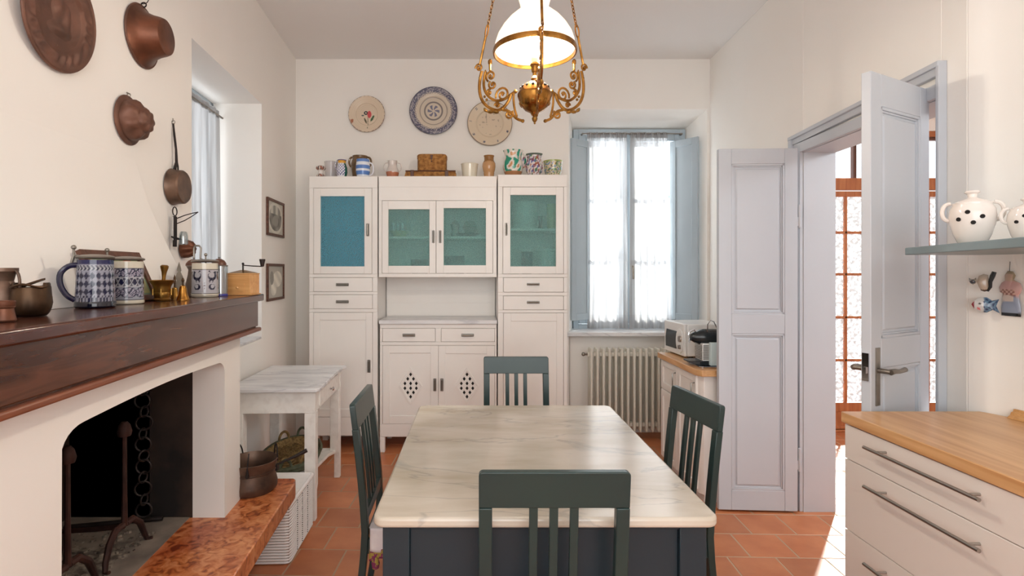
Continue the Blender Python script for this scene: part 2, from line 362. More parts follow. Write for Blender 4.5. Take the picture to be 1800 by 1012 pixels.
# terracotta tiles laid in running bond, turned two degrees
A = Vector((-0.814, 3.153)); th = math.radians(-2.0); U = Vector((math.cos(th), math.sin(th))); V = Vector((-math.sin(th), math.cos(th)))
T = 0.2508; hgap = 0.0034
g = G(); a = T/2-hgap
g.loft([[(-a,-a,-0.01),(a,-a,-0.01),(a,a,-0.01),(-a,a,-0.01)],[(-a,-a,-0.002),(a,-a,-0.002),(a,a,-0.002),(-a,a,-0.002)],
        [(-a+.002,-a+.002,0),(a-.002,-a+.002,0),(a-.002,a-.002,0),(-a+.002,a-.002,0)]])
t0 = part('tile', g, 'tile', floor, flat=True); first = True; ntile = 0
gs = G()
for j in range(-21, 10):
    for i in range(-9, 25):
        c = A + U*((i+0.5*(j % 2))*T) + V*((j+0.5)*T)
        if c.x < -1.9 or c.x > 4.7 or c.y > 5.45 or c.y < -1.7: continue
        if 1.9 < c.x < 2.4 and False: continue
        vis = False
        if c.y > 1.2:
            px = CX+c.x*F/c.y; py = CY+EYE*F/c.y
            vis = -30 < px < 1830 and py < 1045 and not (c.y > 4.75 and c.x < 2.0)
            if c.x < -1.25 - 0.07*c.y + 0.0: vis = False
            if c.x > 2.2 and not (1440 < px < 1540): vis = False
            if px > 1500 and c.x < 2.2: vis = False
        if vis and ntile < 290:
            o = t0 if first else t0.copy()
            if not first: COL.objects.link(o); o.parent = floor
            first = False; o.location = (c.x, c.y, random.uniform(-0.0006, 0.0)); o.rotation_euler = (0, 0, th); ntile += 1
        else:
            gs.M = Matrix.Translation((c.x, c.y, 0)) @ Matrix.Rotation(th, 4, 'Z')
            gs.add([(-a,-a,-0.004),(a,-a,-0.004),(a,a,-0.004),(-a,a,-0.004),(-a,-a,0),(a,-a,0),(a,a,0),(-a,a,0)],
                   [(4,5,6,7),(0,1,5,4),(1,2,6,5),(2,3,7,6),(3,0,4,7)])
part('tile_field', gs, 'tile', floor, kind='stuff', flat=True)
g = G(); g.box(-2.2, 4.9, -1.9, 5.6, CEIL, CEIL+0.15); struct('ceiling', g, 'ceiling')
# left wall, 0.40 thick, with the firebox hole and the window niche
def lwbox(g, Y0, Y1, z0, z1, d0=0.0, d1=0.40):
    g.prism([(LW(Y0)-d0, Y0), (LW(Y1)-d0, Y1), (LW(Y1)-d1, Y1), (LW(Y0)-d1, Y0)], z0, z1)
NY0, NY1, NZ0, NZ1 = 2.81, 3.926, 1.0, 2.705
g = G()
lwbox(g, -1.75, 1.20, 0, CEIL); lwbox(g, 1.20, 2.40, 1.45, CEIL); lwbox(g, 1.20, 2.40, 0, 0.40)
lwbox(g, 2.40, NY0, 0, CEIL); lwbox(g, NY0, NY1, 0, NZ0); lwbox(g, NY0, NY1, NZ1, CEIL); lwbox(g, NY1, YB+0.38, 0, CEIL)
wl = struct('wall_left', g, 'wall')
# back wall, 0.38 thick, niche with splayed jambs down to the floor and a thinner infill under the sill
NXL, NXR, NZT = 0.83, 2.076, 2.946
g = G()
g.prism([(-1.75, YB), (NXL, YB), (0.934, YB+0.38), (-1.75, YB+0.38)], 0, CEIL)
g.prism([(NXR, YB), (2.35, YB), (2.35, YB+0.38), (1.99, YB+0.38)], 0, CEIL)
g.loft([[(NXL, YB, NZT), (NXR, YB, NZT), (1.99, YB+0.38, 2.84), (0.934, YB+0.38, 2.84)], [(NXL, YB, CEIL), (NXR, YB, CEIL), (1.99, YB+0.38, CEIL), (0.934, YB+0.38, CEIL)]])
g.prism([(0.80, YB+0.12), (2.06, YB+0.12), (2.0, YB+0.38), (0.9, YB+0.38)], 0, 0.90)
struct('wall_back', g, 'wall')
# door wall on the right with the double door, then a return and the wall behind the worktop
DY0, DY1, DZ = 2.292, 3.352, 2.23
def rwbox(g, Y0, Y1, z0, z1, d0=0.0, d1=0.2):
    g.prism([(RW(Y0)+d0, Y0), (RW(Y0)+d1, Y0), (RW(Y1)+d1, Y1), (RW(Y1)+d0, Y1)], z0, z1)
g = G(); rwbox(g, DY1, YB+0.1, 0, CEIL); rwbox(g, DY0, DY1, DZ, CEIL); rwbox(g, 2.165, DY0, 0, CEIL)
def KW(Y): return 2.007-0.112*(Y-2.126)
g.prism([(RW(2.166), 2.166), (2.6, 2.166), (2.75, -1.75), (KW(-1.75), -1.75), (KW(1.98), 1.98), (2.012, 2.04), (2.003, 2.075), (1.990, 2.105), (1.974, 2.135)], 0, CEIL)
struct('wall_right', g, 'wall', bevel=0.004)
# rear wall behind the camera with a wide opening added for the fill light
g = G(); g.box(-1.9, -1.25, -1.75, -1.55, 0, CEIL); g.box(1.75, 2.75, -1.75, -1.55, 0, CEIL)
g.box(-1.25, 1.75, -1.75, -1.55, 0, 0.85); g.box(-1.25, 1.75, -1.75, -1.55, 3.05, CEIL); struct('wall_rear', g, 'wall')
# hall beyond the door
HY = 4.98; hx0, hx1 = 3.02, 4.47
g = G(); g.box(2.2, hx0, HY, HY+0.2, 0, CEIL); g.box(hx1, 4.9, HY, HY+0.2, 0, CEIL); g.box(hx0, hx1, HY, HY+0.2, 2.78, CEIL)
struct('wall_hall_end', g, 'wall')
g = G(); g.box(4.6, 4.8, 1.2, 5.2, 0, CEIL); g.box(2.3, 4.8, 1.2, 1.4, 0, CEIL); struct('wall_hall_side', g, 'wall')

# ---------------------------------------------------------------- window 1 (back)
WY = YB+0.30
win = thing('window_1', None, None, (0, 0, 0), kind='structure')
g = G(); g.frame(0.925, 1.995, 0.93, 2.845, 0.05, WY, WY+0.08); part('window_frame', g, 'win_blue', win, bevel=0.004)
for k, (x0, x1) in enumerate(((0.975, 1.462), (1.466, 1.945))):
    g = G(); g.frame(x0, x1, 0.985, 2.79, 0.062, WY-0.015, WY+0.045)
    for zz in (1.62, 2.20): g.box(x0+0.06, x1-0.06, WY+0.005, WY+0.03, zz-0.012, zz+0.012)
    sash = part('sash', g, 'win_blue', win, bevel=0.004)
    for za, zb in ((1.04, 1.61), (1.63, 2.19), (2.21, 2.73)):
        g = G(); g.box(x0+0.055, x1-0.055, WY+0.014, WY+0.019, za, zb); part('pane', g, 'pane', sash)
g = G(); g.box(1.452, 1.476, WY-0.03, WY-0.01, 0.99, 2.785); part('astragal', g, 'win_blue', win, bevel=0.004)
g = G(); x, _, z = at(1112, 468, WY-0.06)
g.tube([(x, WY-0.02, z), (x, WY-0.07, z), (x, WY-0.075, z-0.02), (x+0.004, WY-0.075, z-0.12)], 0.009, 8); g.box(x-0.012, x+0.012, WY-0.035, WY-0.028, z-0.06, z+0.06)
part('window_handle', g, 'pewter', win)
def shutter(p0, p1, parent):
    p0 = Vector(p0); p1 = Vector(p1); d = p1-p0; L = d.length; rz = math.atan2(d.y, d.x)
    e = part('shutter', (lambda g: (g.frame(0, L, 1.03, 2.715, 0.062, -0.012, 0.012), g.box(0.06, L-0.06, -0.004, 0.004, 1.09, 2.655), g)[-1])(G()), 'win_blue', parent, bevel=0.003)
    e.location = (p0.x, p0.y, 0); e.rotation_euler = (0, 0, rz)
    return e
shutter((0.872, 4.985), (1.085, 5.15), win)
shutter((1.845, 5.15), (2.02, 4.925), win)
g = G(); g.prism([(0.80, 4.845), (2.09, 4.845), (2.06, 4.99), (1.99, YB+0.38), (0.93, YB+0.38), (0.82, 4.99)], 0.902, 0.938)
part('window_sill', g, 'marble_w', win, bevel=0.005, label='white marble windowsill')
g = G(); g.tube([(1.0, WY-0.065, 2.785), (1.94, WY-0.065, 2.785)], 0.006)
for x in (1.0, 1.46, 1.94): g.box(x-0.006, x+0.006, WY-0.065, WY+0.01, 2.778, 2.792)
single('curtain_rod', g, 'pewter', 'thin metal curtain rod above the blue back window', 'curtain rod')
# ---------------------------------------------------------------- curtains
def curtain(name, fx0, fx1, z0, z1, n, amp, label, group, fp, seed=0, hem=0.13, gather=True):
    root = thing(name, label, 'curtain', group=group)
    def fn(z0_, z1_):
        def f(u, v):
            z = z0_+(z1_-z0_)*v; t = (z1-z)/(z1-z0)
            s = fx0(t)+(fx1(t)-fx0(t))*u
            d = amp*(0.35+0.65*t)*math.sin(2*PI*n*u+seed+1.1*math.sin(3*u+seed))*(0.7+0.3*math.sin(5.1*u+seed*2+1.5*t))
            if t < 0.035: d += 0.006*math.sin(2*PI*n*3.1*u)
            return fp(s+0.25*d, d, z)
        return f
    g = G(); g.sheet(fn(z0+hem, z1), 90, 40); part('sheer_panel', g, 'curtain', root)
    g = G(); g.sheet(fn(z0, z0+hem), 90, 6); part('hem', g, 'hem', root)
    g = G(); g.sheet(fn(z1-0.055, z1-0.005), 90, 3)
    g.v = [(x, y-0.003, z) if name != 'x' else (x, y, z) for x, y, z in g.v]; part('gathered_heading', g, 'hem', root)
    return root
bp = lambda s, d, z: (s, WY-0.062-0.01*0+d, z)
def X5(px): return (px-CX)*5.12/F
curtain('sheer_curtain', lambda t: X5(1031)+0.02*math.sin(3*t), lambda t: X5(1101)+0.015*t, 0.945, 2.80, 6, 0.020,
        'left sheer white curtain in front of the back window, beside the tall cabinet', 'sheer curtains at the back window', bp, 0.4)
curtain('sheer_curtain', lambda t: X5(1107)-0.01*t, lambda t: X5(1172)+0.045*t, 0.945, 2.80, 6, 0.020,
        'right sheer white curtain in front of the back window, above the microwave', 'sheer curtains at the back window', bp, 2.2)
# ---------------------------------------------------------------- window 2 (left, in the niche behind the mantel)
win2 = thing('window_2', None, None, kind='structure')
def lp(Y, d, z): return (LW(Y)-d, Y, z)
g = G()
for a, b, c, d in ((NY0, NY0+0.05, NZ0, NZ1), (NY1-0.05, NY1, NZ0, NZ1), (NY0, NY1, NZ0, NZ0+0.05), (NY0, NY1, NZ1-0.05, NZ1), (3.34, 3.40, NZ0, NZ1)):
    lwbox(g, a, b, c, d, 0.35, 0.39)
part('window_frame', g, 'win_blue', win2, bevel=0.003)
g = G(); lwbox(g, NY0+0.04, NY1-0.04, NZ0+0.04, NZ1-0.04, 0.366, 0.372); part('pane', g, 'pane', win2)
g = G(); lwbox(g, NY0, NY1, NZ0, NZ0+0.015, 0.004, 0.36); part('window_sill', g, 'marble_w', win2, bevel=0.003)
g = G(); g.tube([lp(NY0, 0.285, 2.60), lp(NY1, 0.285, 2.60)], 0.007)
single('curtain_rod', g, 'pewter', 'thin curtain rod in the left window niche', 'curtain rod')
curtain('sheer_curtain', lambda t: NY0+0.03, lambda t: NY1-0.045+0.03*t, 1.03, 2.64, 9, 0.024,
        'pale sheer curtain in the left wall niche behind the mantel', None, lambda s, d, z: (LW(s)-0.29+d, s, z), 1.3)

# ---------------------------------------------------------------- door 1: grey double door with casing
door = thing('door_1', None, None, kind='structure')
g = G()
def rc(g, Y0, Y1, z0, z1, d0, d1):   # boards on the kitchen face of the door wall
    g.prism([(RW(Y0)-d0, Y0), (RW(Y0)-d1, Y0), (RW(Y1)-d1, Y1), (RW(Y1)-d0, Y1)], z0, z1)
rc(g, DY1, 3.43, 0, 2.29, 0.0, 0.022); rc(g, 2.280, DY0, 0, 2.31, 0.0, 0.022); rc(g, DY0, DY1, DZ, 2.29, 0.0, 0.022)
cas = part('door_casing', g, 'door_grey', door, bevel=0.003)
g = G(); rc(g, 3.43, 3.465, 0, 2.345, 0.0, 0.037); rc(g, 2.262, 2.281, 0, 2.378, 0.0, 0.037)
for d, a, b in ((0.0262, -0.055, -0.001), (0.0405, -0.022, 0.0008)):
    g.loft([[(RW(y), y, zt_+a), (RW(y)-d, y, zt_+a), (RW(y)-d, y, zt_+b), (RW(y), y, zt_+b)] for y, zt_ in ((2.2632, 2.3768), (3.4638, 2.3438))])
part('outer_moulding', g, 'door_grey', door, bevel=0.004)
g = G(); rwbox(g, DY1-0.004, DY1, 0, DZ, 0.001, 0.199); rwbox(g, DY0, DY0+0.004, 0, DZ, 0.001, 0.199); rwbox(g, DY0, DY1, DZ-0.004, DZ, 0.001, 0.199)
part('reveal_lining', g, 'door_grey', door)
def leaf(p_h, p_f, parent, side):
    p_h = Vector(p_h); p_f = Vector(p_f); d = p_f-p_h; L = d.length; rz = math.atan2(d.y, d.x)
    g = G(); z0, z1 = 0.012, (2.25 if side > 0 else 2.285); st = 0.078; th_ = 0.018
    g.box(0, st, -th_, th_, z0, z1); g.box(L-st, L, -th_, th_, z0, z1)
    for a, b in ((z0, 0.135), (1.105, 1.225), (2.155, z1)): g.box(st, L-st, -th_, th_, a, b)
    o = part('door_leaf', g, 'door_grey', parent, bevel=0.003); o.location = (p_h.x, p_h.y, 0); o.rotation_euler = (0, 0, rz)
    for a, b in ((0.135, 1.105), (1.225, 2.155)):
        g = G(); g.box(st, L-st, -0.006, 0.006, a, b)
        for s in (-1, 1):    # raised field with a sloped margin
            ring = lambda e, y: [(st+e, y, a+e), (L-st-e, y, a+e), (L-st-e, y, b-e), (st+e, y, b-e)]
            g.loft([ring(0.028, s*0.005), ring(0.036, s*0.013), ring(0.04, s*0.013)])
            for e0, e1, hh in ((0.0, 0.012, 0.017), (0.012, 0.020, 0.012)):
                for q in ((st+e0, st+e1, a+e0, b-e0), (L-st-e1, L-st-e0, a+e0, b-e0)): g.box(q[0], q[1], min(0, s*hh), max(0, s*hh), q[2], q[3])
                for q in ((a+e0, a+e1), (b-e1, b-e0)): g.box(st+e0, L-st-e0, min(0, s*hh), max(0, s*hh), q[0], q[1])
        part('door_panel', g, 'door_grey', o, bevel=0.0015, seg=1)
    return o, L
lf, L1 = leaf((1.978, 3.345), (1.503, 3.372), door, 1)
rf, L2 = leaf((1.965, 2.372), (1.545, 2.145), door, -1)
def hinges(o, off, zs, ys):
    for z in zs:
        g = G(); g.lathe([(0.0, -0.075), (0.009, -0.07), (0.009, -0.002), (0.011, 0), (0.009, 0.002), (0.009, 0.07), (0.0, 0.075)], 10, (-0.012, ys, z))
        g.box(-0.005, 0.03, ys-0.003, ys+0.003, z-0.06, z-0.005)
        part('hinge', g, 'door_grey', o)
hinges(lf, 0, (0.33, 1.83), 0.014); hinges(rf, 0, (0.33, 1.83), -0.012)
# lever handle, long plate, latch on the nearer leaf. local x runs hinge->free edge
for sgn in (1, -1):
    g = G(); xh = L2-0.045; zh = 1.10; y0 = sgn*0.018
    g.box(xh-0.014, xh+0.014, min(y0, y0+sgn*0.005), max(y0, y0+sgn*0.005), zh-0.14, zh+0.09)
    g.tube([(xh, y0, zh), (xh, y0+sgn*0.035, zh), (xh, y0+sgn*0.048, zh)], 0.010, 10)
    g.tube([(xh+0.003, y0+sgn*0.048, zh), (xh-0.02, y0+sgn*0.052, zh+0.003), (xh-0.06, y0+sgn*0.05, zh-0.002), (xh-0.115, y0+sgn*0.046, zh)], [0.012, 0.010, 0.0085, 0.010], 10)
    part('door_handle', g, 'pewter', rf, label='pewter lever handle on a long plate')
g = G(); g.box(L2-0.012, L2+0.006, -0.012, 0.012, 1.06, 1.17); g.box(L2-0.004, L2+0.014, -0.006, 0.006, 1.09, 1.115); part('latch', g, 'chrome', rf)
g = G(); g.lathe([(0.0, 0), (0.013, 0), (0.013, 0.018), (0.008, 0.028), (0, 0.03)], 12, (L2-0.035, 0, 2.248)); part('bolt_knob', g, 'door_grey', rf)
# ---------------------------------------------------------------- door 2: glazed wooden door at the end of the hall
d2 = thing('door_2', None, None, kind='structure')
zt = 2.70
g = G(); g.frame(hx0, hx1, 0.0, 2.78, 0.05, HY+0.01, HY+0.10, wb=0.02); part('door_frame', g, 'oakdoor', d2, bevel=0.004)
g = G(); zz = lambda py: EYE-(py-CY)*HY/F
g.box(hx0+0.05, hx1-0.05, HY+0.02, HY+0.09, zz(333), zz(312)); part('transom_bar', g, 'oakdoor', d2, bevel=0.004)
g = G(); lx0, lx1 = hx0+0.055, hx1-0.055; ly0, ly1 = HY+0.03, HY+0.07
g.frame(lx0, lx1, 0.01, zz(335), 0.085, ly0, ly1, wt=0.05, wb=0.02)
g.box(lx0, lx1, ly0, ly1, 0.01, 0.05); g.box(lx0, lx1, ly0+0.012, ly1-0.012, 0.04, zz(725)); g.box(lx0, lx1, ly0, ly1, zz(725), zz(709))
rows = [709, 634, 558, 482, 408, 342]; mx = [lx0+0.085]+[ (1492-CX)*HY/F + (k)*0.192 for k in (-1, 0, 1, 2, 3, 4)]+[lx1-0.085]
mx = sorted(set(round(v, 4) for v in mx if lx0+0.08 < v < lx1-0.08)); 
lf2 = part('glazed_leaf', g, 'oakdoor', d2, bevel=0.004)
g = G()
for v in mx[1:-1] if len(mx) > 2 else mx: g.box(v-0.012, v+0.012, ly0+0.006, ly1-0.006, zz(709), zz(340))
for r in rows[1:-1]: g.box(lx0+0.08, lx1-0.08, ly0+0.006, ly1-0.006, zz(r)-0.012, zz(r)+0.012)
part('muntin', g, 'oakdoor', lf2, bevel=0.003, kind='stuff')
edges = [mx[0]] + [v for v in (mx[1:-1] if len(mx) > 2 else [])] + [mx[-1]]
for i in range(len(edges)-1):
    for j in range(5):
        g = G(); g.box(edges[i]+0.006, edges[i+1]-0.006, ly0+0.017, ly0+0.022, zz(rows[j])+0.006, zz(rows[j+1])-0.006)
        part('pane', g, 'pane_tex', lf2)
g = G()
for px in (1470, 1507, 1546): v = (px-CX)*HY/F; g.box(v-0.014, v+0.014, ly0, ly1, zz(312), 2.74)
g.box(hx0+0.04, hx1-0.04, ly0, ly1, 2.70, 2.74); part('transom_muntin', g, 'frame_wood', d2, kind='stuff')
g = G(); g.box(hx0+0.04, hx1-0.04, ly0+0.017, ly0+0.022, zz(312), 2.72); part('transom_pane', g, 'pane', d2)
# ---------------------------------------------------------------- fireplace (coordinates c = offset from the room axis, Y, z)
K = -0.079
def fp_(c, Y, z): return (-c+K*Y, Y, z)
def fbox(g, c0, c1, Y0, Y1, z0, z1):
    return g.loft([[fp_(c0,Y0,z), fp_(c0,Y1,z), fp_(c1,Y1,z), fp_(c1,Y0,z)] for z in (z0, z1)])
fire = thing('fireplace', 'white plastered fireplace with dark wooden mantel and orange-red marble hearth slab', 'fireplace')
HZ = 0.40
O0, O1, OT = 1.348, 2.40, 1.108
g = G()
top = [(O0, HZ)] + [(O0+0.09*(1-math.cos(t)), 1.035+0.062*math.sin(t)) for t in [PI/2*i/6 for i in range(1, 7)]] \
    + [(O0+0.09+(O1-O0-0.16)*i/8, 1.097+0.012*math.sin(PI*i/8)) for i in range(1, 8)] \
    + [(O1-0.07*(1-math.sin(t)), 1.045+0.052*math.cos(t)) for t in [PI/2*i/6 for i in range(0, 7)]] + [(O1, HZ)]
poly = [(1.10, HZ)] + top + [(2.59, HZ), (2.59, 1.35), (1.10, 1.35)]
# front face with the arched hole, as a strip of quads so that it stays clean
def breast(c0, c1):
    up = [(y, 1.35) for y, z in top]
    ringsA = []
    for c in (c0, c1): ringsA.append([fp_(c, y, z) for y, z in poly])
    g.loft(ringsA, cap=False)
    for c in (c0, c1):
        g.add([fp_(c, 1.10, HZ), fp_(c, O0, HZ), fp_(c, O0, 1.35), fp_(c, 1.10, 1.35)], [(0, 1, 2, 3)])
        g.add([fp_(c, O1, HZ), fp_(c, 2.59, HZ), fp_(c, 2.59, 1.35), fp_(c, O1, 1.35)], [(0, 1, 2, 3)])
        n = len(top); g.add([fp_(c, y, z) for y, z in top]+[fp_(c, y, 1.35) for y, z in top], [(i, i+1, n+i+1, n+i) for i in range(n-1)])
breast(0.93, 1.072)
part('plaster_surround', g, 'wall', fire, angle=30)
g = G(); fbox(g, 1.072, 1.275, 2.41, 2.588, HZ, 1.378); fbox(g, 1.072, 1.26, 1.10, 1.30, HZ, 1.378); fbox(g, 1.06, 1.26, 1.10, 2.588, 1.352, 1.372)
part('side_pier', g, 'wall', fire)
g = G()
fbox(g, 1.072, 1.64, O1, O1+0.012, HZ, 1.35); fbox(g, 1.072, 1.64, 1.20, 1.21, HZ, 1.35); fbox(g, 1.62, 1.64, 1.20, 2.41, HZ, 1.35); fbox(g, 1.0728, 1.085, 1.20, 2.41, 1.13, 1.34)
fbox(g, 1.073, 1.64, 1.20, 2.41, 1.335, 1.35)
part('firebox', g, 'soot', fire)
g = G(); fbox(g, 1.085, 1.64, 1.20, 2.40, HZ-0.02, HZ+0.002); part('hearth_floor', g, 'hearthfloor', fire)
g = G(); P = [fp_(0.719-0.03*0, 0.92, 0)[:2], fp_(0.719, 2.80, 0)[:2], (-0.952, 2.84), (-0.965, 2.855), (-1.46, 2.855), (-1.30, 0.92)]
g.prism(P, 0.315, HZ); part('hearth_slab', g, 'marble_red', fire, bevel=0.006, label='orange-red marble hearth slab with a rough dark edge')
g = G(); fbox(g, 0.95, 1.28, 0.95, 2.60, 0, 0.315); part('hearth_base', g, 'wall', fire)
g = G(); fbox(g, 0.87, 1.10, 0.95, 2.675, 1.222, 1.347); fbox(g, 0.878, 1.10, 0.95, 2.665, 1.205, 1.347); part('mantel_beam', g, 'mantel', fire, bevel=0.004)
g = G(); fbox(g, 0.858, 1.10, 0.95, 2.69, 1.197, 1.216); part('beam_moulding', g, 'brownwood', fire, bevel=0.006)
g = G(); g.prism([fp_(0.848, 0.93, 0)[:2], fp_(0.848, 2.70, 0)[:2], (LW(2.70)+0.004, 2.70), (LW(0.93)+0.004, 0.93)], 1.346, 1.38)
part('mantel_shelf', g, 'mantel_top', fire, bevel=0.006)
g = G()
R_ = []
for c, Y1, z in ((1.17, 2.56, 1.381), (1.190, 2.54, 1.44), (1.212, 2.51, 1.52), (1.232, 2.47, 1.60), (1.250, 2.43, 1.68), (1.265, 2.38, 1.77), (1.275, 2.33, 1.87), (1.282, 2.28, 1.98)):
    kk = -0.0716
    R_.append([(-c+kk*0.93, 0.93, z), (-c+kk*Y1, Y1, z), (LW(Y1)-0.01, Y1, z), (LW(0.93)-0.01, 0.93, z)])
g.loft(R_); part('chimney_hood', g, 'wall', fire, angle=50)
# andirons
def andiron(Yc, label):
    t = thing('andiron', label, 'andiron', (-1.356, Yc, HZ+0.003), group='andirons in the fireplace')
    g = G(); g.lathe([(0, 0), (0.022, 0.003), (0.026, 0.02), (0.02, 0.045), (0.010, 0.058), (0, 0.058)], 12, (0, 0, 0.455)); part('ball_finial', g, 'rust', t)
    g = G(); g.tube([(0, 0, 0.115), (0.001, 0, 0.25), (0, 0.001, 0.46)], [0.012, 0.009, 0.008], 8); part('upright', g, 'rust', t)
    for s in (-1, 1):
        g = G(); P = [(0, s*0.008, 0.118), (0, s*0.05, 0.118), (0.004, s*0.09, 0.085), (0.006, s*0.115, 0.03), (0.012, s*0.125, 0.0), (0.03, s*0.13, 0.004)]
        g.tube(P, [0.012, 0.013, 0.013, 0.011, 0.009, 0.007], 8); part('leg', g, 'rust', t)
    g = G(); g.tube([(0, 0, 0.11), (-0.1, 0, 0.10), (-0.24, 0, 0.09), (-0.25, 0, 0.0)], 0.010, 8); part('log_bar', g, 'rust', t)
andiron(1.79, 'rusty iron andiron nearer the camera, its ball finial by the left edge of the opening')
andiron(2.08, 'rusty iron andiron farther inside the fireplace, in front of the hanging chain')
t = thing('fire_chain', 'iron chain of round links hanging inside the sooty fireplace', 'chain', (-1.40, 2.27, 0.46))
zc = 0.03; k = 0
while zc < 0.86:
    r = 0.030 if k % 2 == 0 else 0.022
    g = G(); g.M = Matrix.Translation((0.004*math.sin(k*1.7), 0.003*math.cos(k*2.1), zc)) @ Matrix.Rotation((0.25 if k % 2 == 0 else 1.35)+0.2*math.sin(k), 4, 'Z')
    g.ring((0, 0, 0), r, 0.0042, 'y', 18, 6); part('link', g, 'iron', t); zc += r+(0.022 if k % 2 == 0 else 0.030)-0.006; k += 1
g = G(); g.tube([(-1.74, 2.28, HZ+0.014), (-1.375, 2.365, HZ+0.014)], 0.010, 8)
single('iron_bar', g, 'iron', 'straight iron bar lying on the ashes at the back of the fireplace', 'bar')
g = G(); random.seed(7)
def ashz(x, y): return 0.030*max(0, 1-((x+1.52)/0.16)**2)*max(0, 1-((y-1.78)/0.36)**2)
g.sheet(lambda u, v: (-1.34-0.32*u, 1.36+0.9*v, HZ+0.001+ashz(-1.34-0.32*u, 1.36+0.9*v)*(1+0.5*noise.noise(Vector((u*20, v*40, 0))))+0.004*max(0, noise.noise(Vector((u*30, v*60, 3))))), 40, 80)
for i in range(150):
    x = -1.34-0.30*random.random(); y = 1.38+0.92*random.random(); s = random.uniform(0.003, 0.009); z = HZ+0.002+ashz(x, y)
    g.M = Matrix.Translation((x, y, z)) @ Matrix.Rotation(random.random()*3, 4, 'Z'); g.box(-s, s, -s*.6, s*.6, 0, s)
g.M = Matrix.Identity(4)
o = part('wood_ash', g, 'ash', None, kind='stuff'); props(o, 'grey wood ash and cinders spread on the fireplace floor', 'ash')

# ---------------------------------------------------------------- the white kitchen dresser: two tall units, wall unit, base unit
S = 4.45/F; FY = 4.45; BY = YB-0.012
def HX(p): return (p-CX)*S
def HZ_(p): return EYE-(p-CY)*S
def bar_handle(px, py, horiz, parent, y=FY, n=22):
    g = G(); x, z = HX(px), HZ_(py); L = n*S/2; y0 = y-0.022
    if horiz:
        g.box(x-L, x+L, y-0.004, y, z-0.012, z+0.012); g.tube([(x-L*.9, y, z), (x-L*.8, y0, z), (x+L*.8, y0, z), (x+L*.9, y, z)], 0.0075, 8)
    else:
        g.box(x-0.012, x+0.012, y-0.004, y, z-L, z+L); g.tube([(x, y, z-L*.9), (x, y0, z-L*.8), (x, y0, z+L*.8), (x, y, z+L*.9)], 0.0075, 8)
    return part('handle', g, 'nickel', parent)
def hdoor_glass(x0, x1, y0, y1, gx0, gx1, gy0, gy1, gl, hx, hy, parent):
    g = G(); X0, X1, Z0, Z1 = HX(x0), HX(x1), HZ_(y1), HZ_(y0); a, b, c, d = HX(gx0), HX(gx1), HZ_(gy1), HZ_(gy0)
    ya, yb = FY-0.012, FY+0.014
    g.box(X0, a, ya, yb, Z0, Z1); g.box(b, X1, ya, yb, Z0, Z1); g.box(a, b, ya, yb, Z0, c); g.box(a, b, ya, yb, d, Z1)
    o = part('glass_door', g, 'white', parent, bevel=0.002)
    g = G(); g.box(a-.004, b+.004, FY+0.004, FY+0.009, c-.004, d+.004); part('pane', g, gl, o)
    bar_handle(hx, hy, False, o, FY-0.012)
    return o
def hdoor_panel(x0, x1, y0, y1, px0, px1, py0, py1, hx, hy, parent, lozenge=None):
    g = G(); X0, X1, Z0, Z1 = HX(x0), HX(x1), HZ_(y1), HZ_(y0); a, b, c, d = HX(px0), HX(px1), HZ_(py1), HZ_(py0)
    ya, yb = FY-0.012, FY+0.014
    g.box(X0, a, ya, yb, Z0, Z1); g.box(b, X1, ya, yb, Z0, Z1); g.box(a, b, ya, yb, Z0, c); g.box(a, b, ya, yb, d, Z1); g.box(a-.002, b+.002, FY-0.004, yb-.002, c-.002, d+.002)
    o = part('door', g, 'white', parent, bevel=0.002)
    if hx: bar_handle(hx, hy, False, o, FY-0.012)
    if lozenge:
        cx, cz = HX(lozenge[0]), HZ_(lozenge[1]); w_, h_ = 21*S, 33*S
        D = lambda w, h, y, dx=0, dz=0: [(cx+dx, y, cz+dz+h), (cx+dx+w, y, cz+dz), (cx+dx, y, cz+dz-h), (cx+dx-w, y, cz+dz)]
        g = G()
        g.loft([D(w_, h_, FY-0.003), D(w_-.002, h_-.003, FY-0.012), D(w_-0.016, h_-0.026, FY-0.012), D(w_-0.020, h_-0.032, FY-0.007)], cap=True)
        lz = part('pierced_lozenge', g, 'white', o, flat=True)
        hw, hh = 2.6*S, 3.6*S
        for r, cols in ((-22, (0,)), (-13.7, (-5, 5)), (-5, (-10, 0, 10)), (4, (-10, 0, 10)), (12, (-5, 5)), (20, (0,))):
            for cpx in cols:
                g = G(); g.loft([D(hw, hh, FY-0.0075, cpx*S, -r*S*0.93), D(hw*.9, hh*.9, FY-0.0078, cpx*S, -r*S*0.93)]); part('hole', g, 'dark', lz, flat=True)  # solid dark lozenge, coloured like the shade inside a pierced hole
    return o
def hdrawer(x0, x1, y0, y1, hx, hy, parent):
    g = G(); g.box(HX(x0), HX(x1), FY-0.012, FY+0.3, HZ_(y1), HZ_(y0)); o = part('drawer', g, 'white', parent, bevel=0.0025)
    bar_handle(hx, hy, True, o, FY-0.012)
def carcass(g, X0, X1, Z0, Z1, openings, depth=BY):
    """side, back, top, bottom; openings = list of (zlo, zhi, xlo, xhi) in the front frame"""
    t = 0.018
    g.box(X0, X0+t, FY, depth, Z0, Z1); g.box(X1-t, X1, FY, depth, Z0, Z1); g.box(X0+t, X1-t, depth-t, depth, Z0, Z1)
    g.box(X0+t, X1-t, FY, depth-t, Z1-t, Z1); g.box(X0+t, X1-t, FY, depth-t, Z0, Z0+t)
